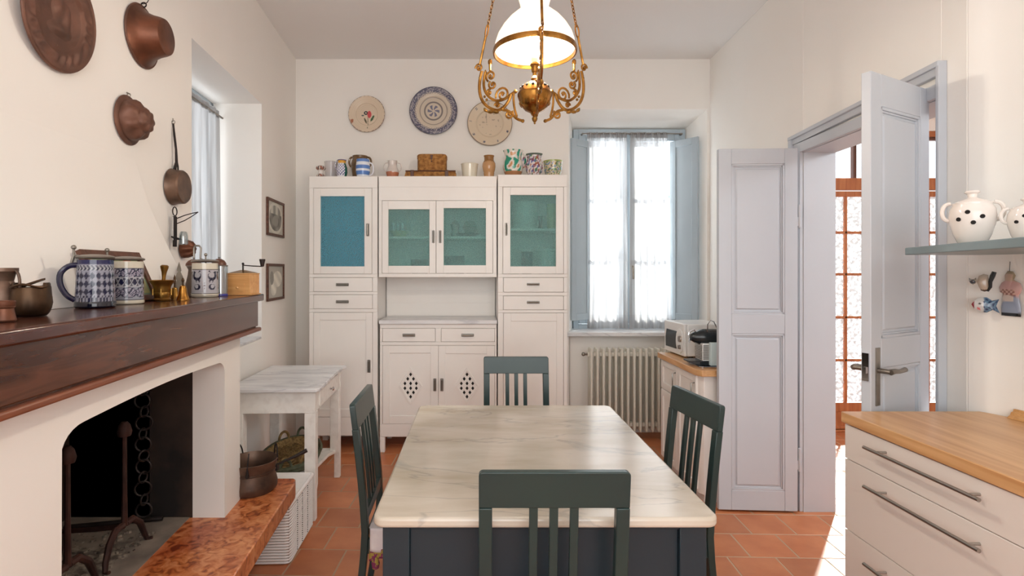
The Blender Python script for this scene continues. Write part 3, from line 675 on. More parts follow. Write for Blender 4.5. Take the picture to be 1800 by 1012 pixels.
def front_frame(g, X0, X1, Z0, Z1, holes):
    # holes: non-overlapping rects in one column or grid; built as a lattice of cells
    xs = sorted({X0, X1} | {h[0] for h in holes} | {h[1] for h in holes}); zs = sorted({Z0, Z1} | {h[2] for h in holes} | {h[3] for h in holes})
    for j in range(len(zs)-1):
        run = None
        for i in range(len(xs)-1):
            mx_, mz_ = (xs[i]+xs[i+1])/2, (zs[j]+zs[j+1])/2
            solid = not any(h[0] < mx_ < h[1] and h[2] < mz_ < h[3] for h in holes)
            if solid:
                if run is None: run = xs[i]
            if (not solid or i == len(xs)-2) and run is not None:
                g.box(run, xs[i+1] if solid else xs[i], FY-0.010, FY+0.012, zs[j], zs[j+1]); run = None
def hole(x0, x1, y0, y1): e = 0.0022; return (HX(x0)-e, HX(x1)+e, HZ_(y1)-e, HZ_(y0)+e)
def tall(x0, x1, ytop, gd, gg, gl, gh, drs, ld, lp_, lh, label, shelf_y, mirror):
    t = thing('tall_cabinet', label, 'cabinet')
    X0, X1, Z1, Z0 = HX(x0), HX(x1), HZ_(ytop), HZ_(765)
    g = G(); carcass(g, X0, X1, Z0, Z1, None)
    holes = [hole(*gd)] + [hole(*d[:4]) for d in drs] + [hole(*ld)]
    front_frame(g, X0, X1, Z0, Z1, holes)
    g.box(X0+.02, X1-.02, FY+.02, BY-.02, HZ_(486), HZ_(482)); g.box(X0+.018, X1-.018, FY+0.3, BY-.02, Z0, HZ_(486))
    part('carcass', g, 'white', t, bevel=0.003)
    g = G()
    for xx in (X0+0.02, X1-0.065):
        for yy in (FY+0.05, BY-0.10): g.prism([(xx, yy), (xx+0.045, yy), (xx+0.045, yy+0.045), (xx, yy+0.045)], 0, Z0)
    part('foot', g, 'white', t, kind='stuff')
    g = G(); g.box(X0+.02, X1-.02, FY+.0155, BY-.02, HZ_(shelf_y)-0.009, HZ_(shelf_y)+0.009); part('shelf_board', g, 'white', t)
    hdoor_glass(*gd, *gg, gl, *gh, t)
    for d in drs: hdrawer(*d, t)
    hdoor_panel(*ld, *lp_, *lh, t)
    return t
tall(544, 664, 310, (552, 654, 331, 481), (564, 641, 345, 468), 'glass_blue', (647, 404), [(552, 655, 488, 512, 602.5, 500), (552, 655, 518, 542, 602.5, 530)],
     (552, 655, 549, 732), (563, 644, 562, 718), (649, 643), 'tall white cabinet on the left of the dresser, its glass door strongly blue', 404, False)
tall(875, 997, 307, (884, 990, 329, 481), (897, 977, 343, 468), 'glass_teal', (890, 403), [(885, 990, 488, 513, 937, 499.5), (885, 990, 520, 544, 937, 531)],
     (885, 990, 550, 745), (898, 978, 564, 728), (None, None), 'tall white cabinet on the right of the dresser, beside the back window', 403, True)
t = thing('wall_cabinet', 'white upper cabinet with two teal glass doors between the two tall cabinets', 'cabinet')
X0, X1, Z0, Z1 = HX(666), HX(873), HZ_(487), HZ_(310)
g = G(); carcass(g, X0, X1, Z0, Z1, None); front_frame(g, X0, X1, Z0, Z1, [hole(672, 866, 353, 480)])
g.box(X0, X1, FY-0.013, FY-0.009, HZ_(329)-.001, Z1)
part('carcass', g, 'white', t, bevel=0.003)
g = G(); g.box(X0+.02, X1-.02, FY+.0155, BY-.02, HZ_(417)-0.009, HZ_(417)+0.009); part('shelf_board', g, 'white', t)
hdoor_glass(672, 766.4, 353, 480, 683, 755, 368, 467, 'glass_teal', 762, 416, t)
hdoor_glass(767, 866, 353, 480, 780, 854, 366, 466, 'glass_teal', 774, 416, t)
g = G(); g.box(X0, X1, BY-0.02, BY, HZ_(562), Z0-.001)
for k in range(3): g.box(X0, X1, BY-0.021, BY-0.0195, HZ_(562)+0.11*k+.01, HZ_(562)+0.11*(k+1)+.007)
part('back_panel', g, 'white', t, bevel=0.001)
t = thing('base_cabinet', 'low white base cabinet with marble top and two pierced lozenge doors', 'cabinet')
X0, X1, Z0, Z1 = HX(668), HX(873), HZ_(767), HZ_(569)
g = G(); carcass(g, X0, X1, Z0, Z1, None); front_frame(g, X0, X1, Z0, Z1, [hole(673, 765, 577, 600), hole(776, 869, 577, 600), hole(673, 869, 607, 744)])
g.box(X0+.02, X1-.02, FY+.02, BY-.02, HZ_(745), HZ_(743)); part('carcass', g, 'white', t, bevel=0.003)
for xx in (X0, X1-0.04):
    for yy in (FY-0.01, BY-0.05):
        g = G(); g.prism([(xx, yy), (xx+0.04, yy), (xx+0.04, yy+0.045), (xx, yy+0.045)], 0, Z0-.001); part('leg', g, 'white', t, bevel=0.003)
g = G(); g.box(HX(667), HX(873.6), FY-0.03, BY-0.022, Z1, HZ_(562)); part('marble_top', g, 'marble_w', t, bevel=0.004, label='thin white marble top with grey veins')
hdrawer(673, 765, 577, 600, 719, 588.5, t); hdrawer(776, 869, 577, 600, 822, 588.5, t)
hdoor_panel(673, 770.6, 607, 744, 685, 757, 620, 730, 764.5, 675.5, t, (722, 678))
hdoor_panel(771, 869, 607, 744, 783, 856, 621, 731, 777, 675.5, t, (821, 678))

# ---------------------------------------------------------------- dining table
t = thing('dining_table', 'large dining table with cream marble top and dark teal panelled frame', 'table', (0.197, 2.167, 0))
hx, hy = 0.494, 0.6385
g = G(); g.prism(rrect(-hx, hx, -hy, hy, 0.035), 0.768, 0.798); part('table_top', g, 'marble', t, bevel=0.009, seg=3, label='cream marble slab with grey veins and rounded corners')
ax, ay = 0.470, 0.600
for sx in (-1, 1):
    for sy in (-1, 1):
        x0, x1 = sorted((sx*ax, sx*(ax-0.078))); y0, y1 = sorted((sy*ay, sy*(ay-0.078)))
        g = G(); g.box(x0, x1, y0, y1, 0.40, 0.768)
        g.loft([[(x, y, z) for x, y in ((x0+e, y0+e), (x1-e, y0+e), (x1-e, y1-e), (x0+e, y1-e))] for z, e in ((0, 0.014), (0.40, 0.0))])
        part('leg', g, 'teal', t, bevel=0.003)
for s in (-1, 1):
    g = G(); y0, y1 = sorted((s*(ay-0.004), s*(ay-0.03))); g.box(-ax+.078, ax-.078, y0, y1, 0.745, 0.768); g.box(-ax+.078, ax-.078, y0, y1, 0.56, 0.585)
    y2, y3 = sorted((s*(ay-0.016), s*(ay-0.028))); g.box(-ax+.078, ax-.078, y2, y3, 0.585, 0.745); part('apron', g, 'teal', t, bevel=0.002)
    g = G(); x0, x1 = sorted((s*(ax-0.004), s*(ax-0.03))); g.box(x0, x1, -ay+.078, ay-.078, 0.745, 0.768); g.box(x0, x1, -ay+.078, ay-.078, 0.56, 0.585)
    x2, x3 = sorted((s*(ax-0.016), s*(ax-0.028))); g.box(x2, x3, -ay+.078, ay-.078, 0.585, 0.745); part('apron', g, 'teal', t, bevel=0.002)
# ---------------------------------------------------------------- chairs (back at local y=0, seat towards +y)
def chair(loc, rz, label, lean=0.0, w=0.405, top=0.963):
    t = thing('dining_chair', label, 'chair', (loc[0], loc[1], 0), rz, group='dark green slat-back chairs round the marble table')
    hw = w/2
    def back(z):   # the back posts curve backwards above the seat
        return -0.0+ (-0.05*((z-0.45)/0.51)**1.3 if z > 0.45 else -0.055*((0.45-z)/0.45)**1.5) + 0.05
    g = G()
    zs = [0.868+(top-0.868)*i/4 for i in range(5)]
    for i in range(4):
        a, b = zs[i], zs[i+1]; e0 = 0.012 if i == 3 else 0
        g.loft([[(-hw, back(a)-0.011, a), (hw, back(a)-0.011, a), (hw, back(a)+0.011, a), (-hw, back(a)+0.011, a)],
                [(-hw+e0*.6, back(b)-0.011, b), (hw-e0*.6, back(b)-0.011, b), (hw-e0*.6, back(b)+0.011, b), (-hw+e0*.6, back(b)+0.011, b)]])
    gg = G(); n = 8; P = [(-hw, 0.862), (hw, 0.862)] + arc(hw-0.012, top-0.012, 0.012, 0, 90, 4) + arc(-hw+0.012, top-0.012, 0.012, 90, 180, 4)
    gg.loft([[(x, back(z)-0.012, z) for x, z in P], [(x, back(z)+0.012, z) for x, z in P]])
    part('top_rail', gg, 'green', t, bevel=0.003)
    for s in (-1, 1):
        g = G(); zz_ = [0, 0.12, 0.25, 0.36, 0.45, 0.55, 0.65, 0.75, 0.862]
        x0, x1 = sorted((s*hw, s*(hw-0.036)))
        g.loft([[(x0, back(z)-0.014, z), (x1, back(z)-0.014, z), (x1, back(z)+0.014, z), (x0, back(z)+0.014, z)] for z in zz_])
        part('back_post', g, 'green', t, bevel=0.003)
        g = G(); xa, xb = sorted((s*(hw-0.002), s*(hw-0.036)))
        g.loft([[(xa+e, 0.405-0.034+e, z), (xb-e, 0.405-0.034+e, z), (xb-e, 0.405-e, z), (xa+e, 0.405-e, z)] for z, e in ((0, 0.006), (0.425, 0))]); part('leg', g, 'green', t, bevel=0.003)
        g = G(); g.box(min(s*(hw-0.008), s*(hw-0.028)), max(s*(hw-0.008), s*(hw-0.028)), 0.05, 0.38, 0.365, 0.425); part('seat_rail', g, 'green', t, bevel=0.002)
        g = G(); g.box(min(s*(hw-0.012), s*(hw-0.026)), max(s*(hw-0.012), s*(hw-0.026)), 0.03, 0.38, 0.17, 0.195); part('stretcher', g, 'green', t, bevel=0.002)
    for xc in (-0.055, 0, 0.055):
        g = G(); g.loft([[(xc-0.0115, back(z)-0.007, z), (xc+0.0115, back(z)-0.007, z), (xc+0.0115, back(z)+0.007, z), (xc-0.0115, back(z)+0.007, z)] for z in (0.53, 0.62, 0.7, 0.78, 0.866)])
        part('slat', g, 'green', t, bevel=0.002)
    g = G(); g.box(-hw+.036, hw-.036, back(0.5)-0.010, back(0.5)+0.010, 0.49, 0.535); part('lower_rail', g, 'green', t, bevel=0.002)
    for ya, yb in ((0.38, 0.40), (0.045, 0.065)):
        g = G(); g.box(-hw+.036, hw-.036, ya, yb, 0.365, 0.425); part('seat_rail', g, 'green', t, bevel=0.002)
    g = G(); g.box(-hw+0.004, hw-0.004, 0.067, 0.42, 0.426, 0.447); part('seat', g, 'rush', t, bevel=0.006)
    return t
chair((0.208, 1.445), 0, 'nearest dark green slat-back chair, its back across the front of the marble table')
chair((0.243, 3.345), PI, 'dark green slat-back chair at the far end of the table, before the dresser', w=0.400)
chair((-0.50, 2.35), -PI/2+0.02, 'dark green slat-back chair left of the table, with a cushion', w=0.40)
chair((0.945, 2.325), PI/2+0.12, 'dark green slat-back chair right of the table, near the open door leaf', w=0.40)
t = thing('seat_cushion', 'white seat cushion with purple and gold corner on the left chair', 'cushion', (-0.265, 2.35, 0.449))
g = G(); n = 16; cwx, cwy = 0.33, 0.385
def cu(u, v):
    x, y = (u-.5)*cwx, (v-.5)*cwy; e = (1-abs(2*u-1)**4)*(1-abs(2*v-1)**4); return (x, y, 0.020+0.024*e)
g.sheet(cu, n, n); g.sheet(lambda u, v: (cu(u, v)[0], cu(u, v)[1], 0.020-0.019*(1-abs(2*u-1)**4)*(1-abs(2*v-1)**4)), n, n)
part('cover', g, 'cushion', t)
g = G(); g.sheet(lambda u, v: (-0.158+0.30*u, -0.206-0.003*math.sin(u*22)*v-0.004*v, 0.026-0.088*v-0.006*math.sin(u*9)*v), 30, 8); part('side_flap', g, 'cushion', t, solid=0.003)
g = G(); g.sheet(lambda u, v: (-0.160+0.085*u, -0.2085-0.004*math.sin(u*11)*v-0.004*v, -0.055-0.045*v*(1-0.4*u)), 12, 6); part('corner_patch', g, 'purple', t, label='purple and gold corner', solid=0.004)
g = G(); g.lathe([(0.001, -0.035), (0.013, -0.032), (0.017, -0.012), (0.012, 0.004), (0.004, 0.012)], 10, (-0.135, -0.214, -0.095)); part('tassel', g, 'purple', t, label='purple and gold tassel')

# ---------------------------------------------------------------- side table with marble top, left wall
t = thing('side_table', 'small white wooden side table with worn marble top by the left wall', 'table', (-1.222, 3.575, 0), math.radians(2.2))
g = G(); rag = [(0.262, -0.408), (0.278, -0.38), (0.262, 0.15), (0.272, 0.28), (0.262, 0.33), (0.285, 0.37), (0.268, 0.392), (-0.262, 0.392), (-0.275, -0.408)]
g.prism(rag, 0.778, 0.80); part('marble_top', g, 'marble_w', t, bevel=0.004, label='white marble top with a chipped edge')
g = G(); g.box(-0.25, 0.245, -0.362, -0.34, 0.645, 0.775); g.box(-0.25, 0.245, 0.34, 0.362, 0.645, 0.775); g.box(-0.25, -0.228, -0.34, 0.34, 0.645, 0.775); g.box(0.223, 0.240, -0.34, 0.34, 0.645, 0.775)
part('apron', g, 'white_old', t, bevel=0.002)
g = G(); g.box(0.238, 0.248, -0.25, 0.25, 0.66, 0.762); dr = part('drawer', g, 'white_old', t, bevel=0.002)
g = G(); g.M = Matrix.Translation((0.248, 0.0, 0.712)) @ Matrix.Rotation(PI/2, 4, 'Y'); g.lathe([(0, 0), (0.006, 0), (0.005, 0.012), (0.012, 0.018), (0.013, 0.024), (0.006, 0.03), (0, 0.03)], 14); part('knob', g, 'chrome', dr)
for sx in (-1, 1):
    for sy in (-1, 1):
        g = G(); x0, x1 = sorted((sx*0.245, sx*0.180)); y0, y1 = sorted((sy*0.360, sy*0.295))
        xi0, xi1 = sorted((sx*0.245, sx*0.205)); yi0, yi1 = sorted((sy*0.360, sy*0.315))
        g.loft([[(xi0, yi0, 0), (xi1, yi0, 0), (xi1, yi1, 0), (xi0, yi1, 0)], [(xi0, yi0, 0.17), (xi1, yi0, 0.17), (xi1, yi1, 0.17), (xi0, yi1, 0.17)], [(x0, y0, 0.20), (x1, y0, 0.20), (x1, y1, 0.20), (x0, y1, 0.20)],
                [(x0, y0, 0.645), (x1, y0, 0.645), (x1, y1, 0.645), (x0, y1, 0.645)]])
        part('leg', g, 'white_old', t, bevel=0.003)
g = G(); P = [(-0.20, -0.35), (0.22, -0.35), (0.22, -0.29), (0.19, -0.22), (0.165, 0.0), (0.19, 0.22), (0.22, 0.29), (0.22, 0.35), (-0.20, 0.35)]
g.prism(P, 0.185, 0.205); part('lower_shelf', g, 'white_old', t, bevel=0.003)
# seagrass basket on the lower shelf
t = thing('seagrass_basket', 'large oval seagrass basket with loop handles on the side table shelf', 'basket', (-1.235, 3.60, 0.205), 0.05)
def ov(rx, ry, z, n=40, tilt=0.10): return [(rx*math.cos(2*PI*i/n), ry*math.sin(2*PI*i/n), z+tilt*ry*0.6*math.sin(2*PI*i/n)*(z > 0.03)) for i in range(n)]
g = G(); g.loft([ov(0.12, 0.19, 0.0), ov(0.15, 0.235, 0.035), ov(0.172, 0.27, 0.09), ov(0.162, 0.26, 0.09), ov(0.14, 0.22, 0.04), ov(0.11, 0.18, 0.012)]); part('body', g, 'straw', t)
for k, (rx, z) in enumerate(((0.158, 0.03), (0.17, 0.055), (0.18, 0.08))):
    g = G(); g.tube([(x*(1+0.0), y, z_) for x, y, z_ in ov(rx, rx*1.57, z)], 0.015, 8, closed=True); part('coil', g, 'seagrass', t, label='dark green wrapped coil')
for (a, r, m_) in ((0.0, 0.052, 'seagrass'), (PI*0.5, 0.055, 'seagrass'), (-PI*0.42, 0.05, 'seagrass'), (-PI*0.22, 0.045, 'rush'), (PI*0.72, 0.05, 'rush')):
    cx_, cy_ = 0.175*math.cos(a), 0.275*math.sin(a); tx, ty = -math.sin(a)*0.62, math.cos(a)
    g = G(); g.tube([(cx_+tx*r*math.cos(q), cy_+ty*r*math.cos(q), 0.085+0.02*math.sin(a)+r*1.1*math.sin(q)) for q in [PI*i/12 for i in range(13)]], 0.009, 8); part('handle', g, m_, t)
g = G(); random.seed(3)
for i in range(260):
    a = random.random()*2*PI; r = random.random()**.5; x, y = 0.13*r*math.cos(a), 0.21*r*math.sin(a); d = random.random()*PI; L = 0.03
    z = 0.06+0.02*random.random()
    g.tube([(x-L*math.cos(d), y-L*math.sin(d), z), (x, y, z+0.012), (x+L*math.cos(d), y+L*math.sin(d), z-0.004)], 0.0016, 3)
o = part('straw_filling', g, 'straw', t, kind='stuff')
g = G(); g.M = Matrix.Translation((0.03, -0.17, 0.075)) @ Matrix.Rotation(0.4, 4, 'Z'); g.ring((0, 0, 0), 0.05, 0.008, 'z', 20, 6); g.ring((0, 0, 0.012), 0.036, 0.008, 'z', 20, 6)
single('rush_ring', g, 'rush', 'small coiled rush ring lying inside the seagrass basket', 'basket', (-1.235, 3.60, 0.205))
# white wicker hamper under the hearth slab
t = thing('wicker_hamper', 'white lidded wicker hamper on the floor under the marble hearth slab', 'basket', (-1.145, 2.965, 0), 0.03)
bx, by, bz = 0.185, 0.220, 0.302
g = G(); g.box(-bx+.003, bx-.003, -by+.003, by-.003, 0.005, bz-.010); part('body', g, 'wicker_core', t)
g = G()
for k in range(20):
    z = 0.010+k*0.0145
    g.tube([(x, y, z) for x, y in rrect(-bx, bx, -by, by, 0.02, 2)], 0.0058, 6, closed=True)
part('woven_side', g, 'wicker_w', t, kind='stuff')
g = G()
for k in range(30):
    y = -by+0.006+k*0.0147
    g.tube([(-bx, y, bz-0.006), (bx, y, bz-0.006)], 0.0055, 6)
part('lid_rods', g, 'wicker_w', t, kind='stuff')
g = G(); g.tube([(x, y, bz-0.006) for x, y in rrect(-bx, bx, -by, by, 0.02, 3)], 0.010, 8, closed=True); part('rim', g, 'wicker_w', t)
for yy in (-0.10, -0.01, 0.09):
    g = G()
    for k in range(25): g.ball((bx+0.0052, yy, 0.018+k*0.0108), 0.0028, 5)
    part('stitched_seam', g, 'dark', t, kind='stuff')
# copper pan with long handle on the hearth slab
t = thing('copper_pan', 'old copper cooking pan with iron handles on the hearth slab end', 'pan', (-1.128, 2.705, HZ+0.001))
g = G(); g.lathe([(0.0, 0), (0.110, 0.0), (0.122, 0.015), (0.124, 0.04), (0.116, 0.075), (0.114, 0.095), (0.118, 0.10), (0.118, 0.104), (0.114, 0.105), (0.122, 0.135), (0.126, 0.152), (0.122, 0.153), (0.117, 0.136), (0.108, 0.10), (0.112, 0.06), (0.114, 0.02), (0.100, 0.008), (0, 0.008)], 40)
part('body', g, 'copper_dark', t)
for (a, lab) in ((0.55, 0), (PI*0.83, 0)):
    c_, s_ = math.cos(a), math.sin(a); ctr = (0.118*c_, 0.118*s_, 0.135)
    g = G(); g.tube([(ctr[0]-s_*0.038*math.cos(q), ctr[1]+c_*0.038*math.cos(q), ctr[2]+0.075*math.sin(q)) for q in [PI*i/12 for i in range(13)]], 0.0038, 6); part('loop_handle', g, 'iron', t)
g = G(); g.tube([(0.03, -0.118, 0.10), (0.03, -0.120, 0.145), (0.032, -0.105, 0.215)], [0.009, 0.004, 0.003], 6); part('swing_handle', g, 'iron', t)
g = G(); g.tube([(0.108, 0.035, 0.110), (0.15, 0.045, 0.125), (0.21, 0.06, 0.15), (0.255, 0.072, 0.172)], [0.004, 0.0045, 0.009, 0.0105], 8); g.box(0.112, 0.122, 0.02, 0.05, 0.085, 0.115); part('long_handle', g, 'iron', t)

# ---------------------------------------------------------------- radiator under the window
t = thing('radiator', 'cream cast iron column radiator under the back window', 'radiator', (0.985, 4.72, 0))
first = None
for k in range(15):
    if first is None:
        g = G()
        for yy in (0.0, 0.085):
            g.loft([[(dx, yy-0.016+dy, z) for dx, dy in ((-.006*e, 0), (.006*e, 0), (.013*e, .010), (.013*e, .022), (.006*e, .032), (-.006*e, .032), (-.013*e, .022), (-.013*e, .010))] for z, e in ((0.085, 0.3), (0.105, 1), (0.795, 1), (0.812, 0.4))])
        g.box(-0.0065, 0.0065, 0.0, 0.09, 0.10, 0.80)
        g.box(-0.0265, 0.0265, 0.02, 0.065, 0.74, 0.775); g.box(-0.0265, 0.0265, 0.02, 0.065, 0.125, 0.16)
        g.loft([[(dx, y, z) for dx, z in ((-0.009, 0.785), (0.009, 0.785), (0.009, 0.808), (-0.009, 0.808))] for y in (-0.004, 0.1)])
        g.loft([[(dx, y, z) for dx, z in ((-0.009, 0.092), (0.009, 0.092), (0.009, 0.115), (-0.009, 0.115))] for y in (-0.004, 0.1)])
        first = part('section', g, 'radiator', t, bevel=0.002, seg=1); first.location = (0.016, 0, 0)
    else:
        o = first.copy(); COL.objects.link(o); o.parent = t; o.location = (0.016+k*0.0535, 0, 0)
for k in (0, 14):
    g = G(); g.box(-0.012+0.016+k*0.0535, 0.012+0.016+k*0.0535, 0.03, 0.07, 0, 0.13); part('foot', g, 'radiator', t)
g = G(); g.tube([(-0.04, 0.042, 0.757), (-0.005, 0.042, 0.757)], 0.010, 8); g.ball((-0.045, 0.042, 0.757), 0.018, 10); part('valve', g, 'pewter', t)
# ---------------------------------------------------------------- corner cabinet, worktop, microwave, coffee machine
t = thing('low_cabinet', 'low pale cabinet with beech top in the corner beside the radiator', 'cabinet', (1.43, 3.45, 0))
g = G(); P = [(0.0, 0.03), (0.02, 0.0), (0.59, 0.0), (0.61, 0.72), (0.0, 0.72)]
g.prism([(x+0.004, y+0.004) for x, y in P], 0.06, 0.822); part('carcass', g, 'white', t, bevel=0.003)
g = G(); g.prism([(0.04, 0.04), (0.57, 0.04), (0.58, 0.68), (0.04, 0.68)], 0.0, 0.06); part('plinth', g, 'white', t)
for (y0, y1) in ((0.05, 0.375), (0.385, 0.71)):
    for z0, z1 in ((0.60, 0.815), (0.08, 0.59)):
        g = G(); g.box(-0.012, 0.004, y0, y0+0.045, z0, z1); g.box(-0.012, 0.004, y1-0.045, y1, z0, z1); g.box(-0.012, 0.004, y0+.045, y1-.045, z0, z0+.045); g.box(-0.012, 0.004, y0+.045, y1-.045, z1-.045, z1); g.box(-0.004, 0.004, y0+.045, y1-.045, z0+.045, z1-.045)
        d = part('door' if z0 < 0.5 else 'drawer', g, 'white', t, bevel=0.002)
        g = G(); g.tube([(-0.012, y0+0.02, z1-0.05), (-0.034, y0+0.02, z1-0.055), (-0.034, y0+0.02, z1-0.145), (-0.012, y0+0.02, z1-0.15)], 0.005, 8); part('handle', g, 'nickel', d)
g = G(); g.prism([(-0.03, 0.02), (-0.005, -0.03), (0.595, -0.03), (0.63, 0.735), (-0.03, 0.735)], 0.823, 0.863); part('worktop', g, 'worktop', t, bevel=0.003, label='light beech wood worktop')
t = thing('microwave', 'white microwave oven on the low corner cabinet', 'microwave', (1.50, 3.88, 0.864), 0.05)
# front faces -x ; length along y 0..0.36
mw, md, mh = 0.355, 0.30, 0.244
g = G(); g.box(0.012, md, 0, mw, 0.012, mh); part('body', g, 'plastic', t, bevel=0.006)
g = G(); g.box(-0.012, 0.010, 0, mw, 0.012, mh)
part('front_panel', g, 'plastic', t, bevel=0.006)
g = G(); P = [(mw-0.035, 0.05), (mw-0.03, 0.12), (mw-0.05, 0.182), (0.125, 0.182)] + [(0.125-0.012*math.sin(q), 0.182-0.13*q/PI) for q in [PI*i/6 for i in range(1, 7)]]
g.prism(P, -0.0155, -0.012, 'yz'); part('window', g, 'black', t, label='dark oval-ended door window')
g = G()
P = [(0.06+0.062*math.cos(q), 0.118+0.088*math.sin(q)) for q in [2*PI*i/24 for i in range(24)]]
g.prism(P, -0.022, -0.0125, 'yz'); part('control_panel', g, 'plastic', t, bevel=0.003)
for z, r in ((0.135, 0.024), (0.075, 0.016)):
    g = G(); g.M = Matrix.Translation((-0.022, 0.045, z)) @ Matrix.Rotation(-PI/2, 4, 'Y'); g.lathe([(0, 0), (r, 0), (r*.9, 0.010), (0, 0.010)], 20); g.box(-r*.8, r*.8, -0.003, 0.003, 0.009, 0.016); part('dial', g, 'steel', t)
for y in (0.03, mw-0.03):
    g = G(); g.box(0.03, 0.06, y-0.015, y+0.015, 0, 0.013); g.box(md-0.06, md-0.03, y-0.015, y+0.015, 0, 0.013); part('foot', g, 'black', t, kind='stuff')
g = G(); g.prism(rrect(-0.02, 0.30, -0.10, 0.145, 0.02), 0, 0.004); g.tube([(x, y, 0.006) for x, y in rrect(-0.02, 0.30, -0.10, 0.145, 0.02)], 0.004, 6, closed=True)
single('serving_tray', g, 'chrome', 'shiny flat tray under the black coffee machine', 'tray', (1.47, 3.60, 0.864))
t = thing('coffee_machine', 'black and white capsule coffee machine with chrome lever on the corner worktop', 'coffee machine', (1.475, 3.615, 0.8685))
g = G(); g.box(0.0, 0.30, -0.055, 0.075, 0.0, 0.030); g.loft([[(-0.07, -0.04, 0.018), (-0.07, 0.06, 0.018), (-0.07, 0.06, 0.030), (-0.07, -0.04, 0.030)], [(0.0, -0.055, 0.0), (0.0, 0.075, 0.0), (0.0, 0.075, 0.030), (0.0, -0.055, 0.030)]]); part('drip_base', g, 'black', t, bevel=0.003)
g = G(); g.box(0.015, 0.30, -0.05, 0.07, 0.030, 0.145); part('body', g, 'plastic', t, bevel=0.004)
g = G()
for k in range(9): g.box(0.010, 0.016, -0.045, 0.065, 0.040+k*0.011, 0.046+k*0.011)
for k in range(9): g.box(0.018, 0.055, -0.053, -0.049, 0.040+k*0.011, 0.046+k*0.011)
part('ribs', g, 'steel', t, kind='stuff')
g = G(); g.M = Matrix.Translation((0, 0.01, 0.180)) @ Matrix.Rotation(PI/2, 4, 'Y'); g.lathe([(0.0, -0.045), (0.022, -0.04), (0.036, -0.018), (0.040, 0.0), (0.050, 0.02), (0.055, 0.05), (0.055, 0.28), (0, 0.285)], 24); part('head', g, 'black', t)
g = G(); g.tube([(0.0, 0.01, 0.20), (-0.018, 0.01, 0.232), (-0.05, 0.01, 0.215), (-0.055, 0.01, 0.195)], 0.006, 8); g.tube([(-0.048, 0.01, 0.175), (-0.05, 0.01, 0.145)], 0.008, 8); part('spout', g, 'chrome', t)
g = G(); g.box(0.055, 0.26, -0.085, -0.052, 0.004, 0.155); part('water_tank', g, mat('pale_mint_plastic', 'd3e4e6', 0.2), t, bevel=0.004)
g = G(); g.tube([(0.055, -0.03, 0.222), (0.05, -0.045, 0.27), (0.065, -0.055, 0.298), (0.085, -0.06, 0.29), (0.103, -0.066, 0.25), (0.114, -0.07, 0.19)], [0.004, 0.004, 0.004, 0.004, 0.004, 0.005], 8); g.ball((0.116, -0.07, 0.178), 0.011, 10, 1.5); part('lever', g, 'chrome', t)

# ---------------------------------------------------------------- drawer unit and worktop on the right
g = G(); g.prism([(1.43, 1.25), (KW(1.25)-0.004, 1.25), (KW(2.0)-0.006, 2.0), (2.002, 2.055), (1.985, 2.10), (1.972, 2.122), (1.43, 2.122)], 0.904, 0.945)
single('worktop', g, 'worktop', 'thick beech butcher-block worktop on the white drawer unit', 'worktop', bevel=0.003)
t = thing('drawer_unit', 'cream lacquered drawer unit with long steel bar handles at the right', 'drawer unit', (0, 0, 0))
g = G(); g.box(1.458, 1.97, 1.29, 2.112, 0.10, 0.903); part('carcass', g, 'drawer', t); g = G(); g.box(1.50, 1.95, 1.30, 2.09, 0, 0.10); part('plinth', g, 'drawer', t)
for z0, z1, zh in ((0.768, 0.899, 0.858), (0.494, 0.765, 0.716), (0.214, 0.491, 0.436), (0.11, 0.211, 0)):
    g = G(); g.box(1.439, 1.457, 1.31, 2.112, z0, z1); d = part('drawer', g, 'drawer', t, bevel=0.0015)
    if not zh: continue
    g = G(); g.tube([(1.401, 1.507, zh), (1.401, 1.957, zh)], 0.0062, 14)
    for y in (1.546, 1.90): g.tube([(1.401, y, zh), (1.44, y, zh)], 0.0045, 8)
    part('bar_handle', g, 'steel', d)
g = G(); pr = [(0, 0), (0.032, 0), (0.030, 0.006), (0.022, 0.012), (0.018, 0.022), (0.010, 0.026), (0.008, 0.034), (0, 0.034)]
g.loft([[(KW(y)-0.004-a, y, 0.946+b) for a, b in pr] for y in (2.02, 1.27)])
single('worktop_upstand', g, 'lightwood', 'small varnished moulded wooden strip along the wall on the worktop', 'trim', angle=20)
# ---------------------------------------------------------------- shelf on the right wall
g = G(); P = [(1.405, 1.30), (1.43, 1.42), (1.50, 1.62), (1.575, 1.83), (1.65, 2.03), (1.675, 2.11), (1.68, 2.12), (1.695, 2.133), (1.73, 2.137), (1.96, 2.137), (1.985, 2.10), (2.005, 2.05), (KW(1.98)-.004, 1.98), (KW(1.30)-0.004, 1.30)]
g.prism(P, 1.558, 1.586)
single('wall_shelf', g, 'shelf', 'thick blue-grey painted shelf with rounded corner on the right wall', 'shelf', bevel=0.003)
# ---------------------------------------------------------------- things hung on the left wall
def wallM(Y, z, out=0.0):
    """matrix whose +z axis points out of the left wall into the room, +y is up, +x runs along the wall"""
    n = Vector((1, 0.0716, 0)).normalized(); up = Vector((0, 0, 1)); al = up.cross(n)
    m = Matrix((al, up, n)).transposed().to_4x4(); m.translation = Vector((LW(Y), Y, z)) + n*out
    return m
def wall_thing(name, label, cat, Y, z, out=0.003, tilt=0.0, group=None):
    t = thing(name, label, cat, group=group); t.matrix_world = wallM(Y, z, out) @ Matrix.Rotation(tilt, 4, 'X'); return t
random.seed(11)
def relief(u):  # raised scrolls round the rim
    return 0.003*math.sin(26*u)*math.sin(13*u+1)
def disc(prof, seg, mod=None):
    g = G(); rings = []
    for r, z in prof:
        rings.append([(r*math.cos(2*PI*i/seg), r*math.sin(2*PI*i/seg), z+(mod(r, 2*PI*i/seg) if mod else 0)) for i in range(seg)])
    g.loft(rings); return g
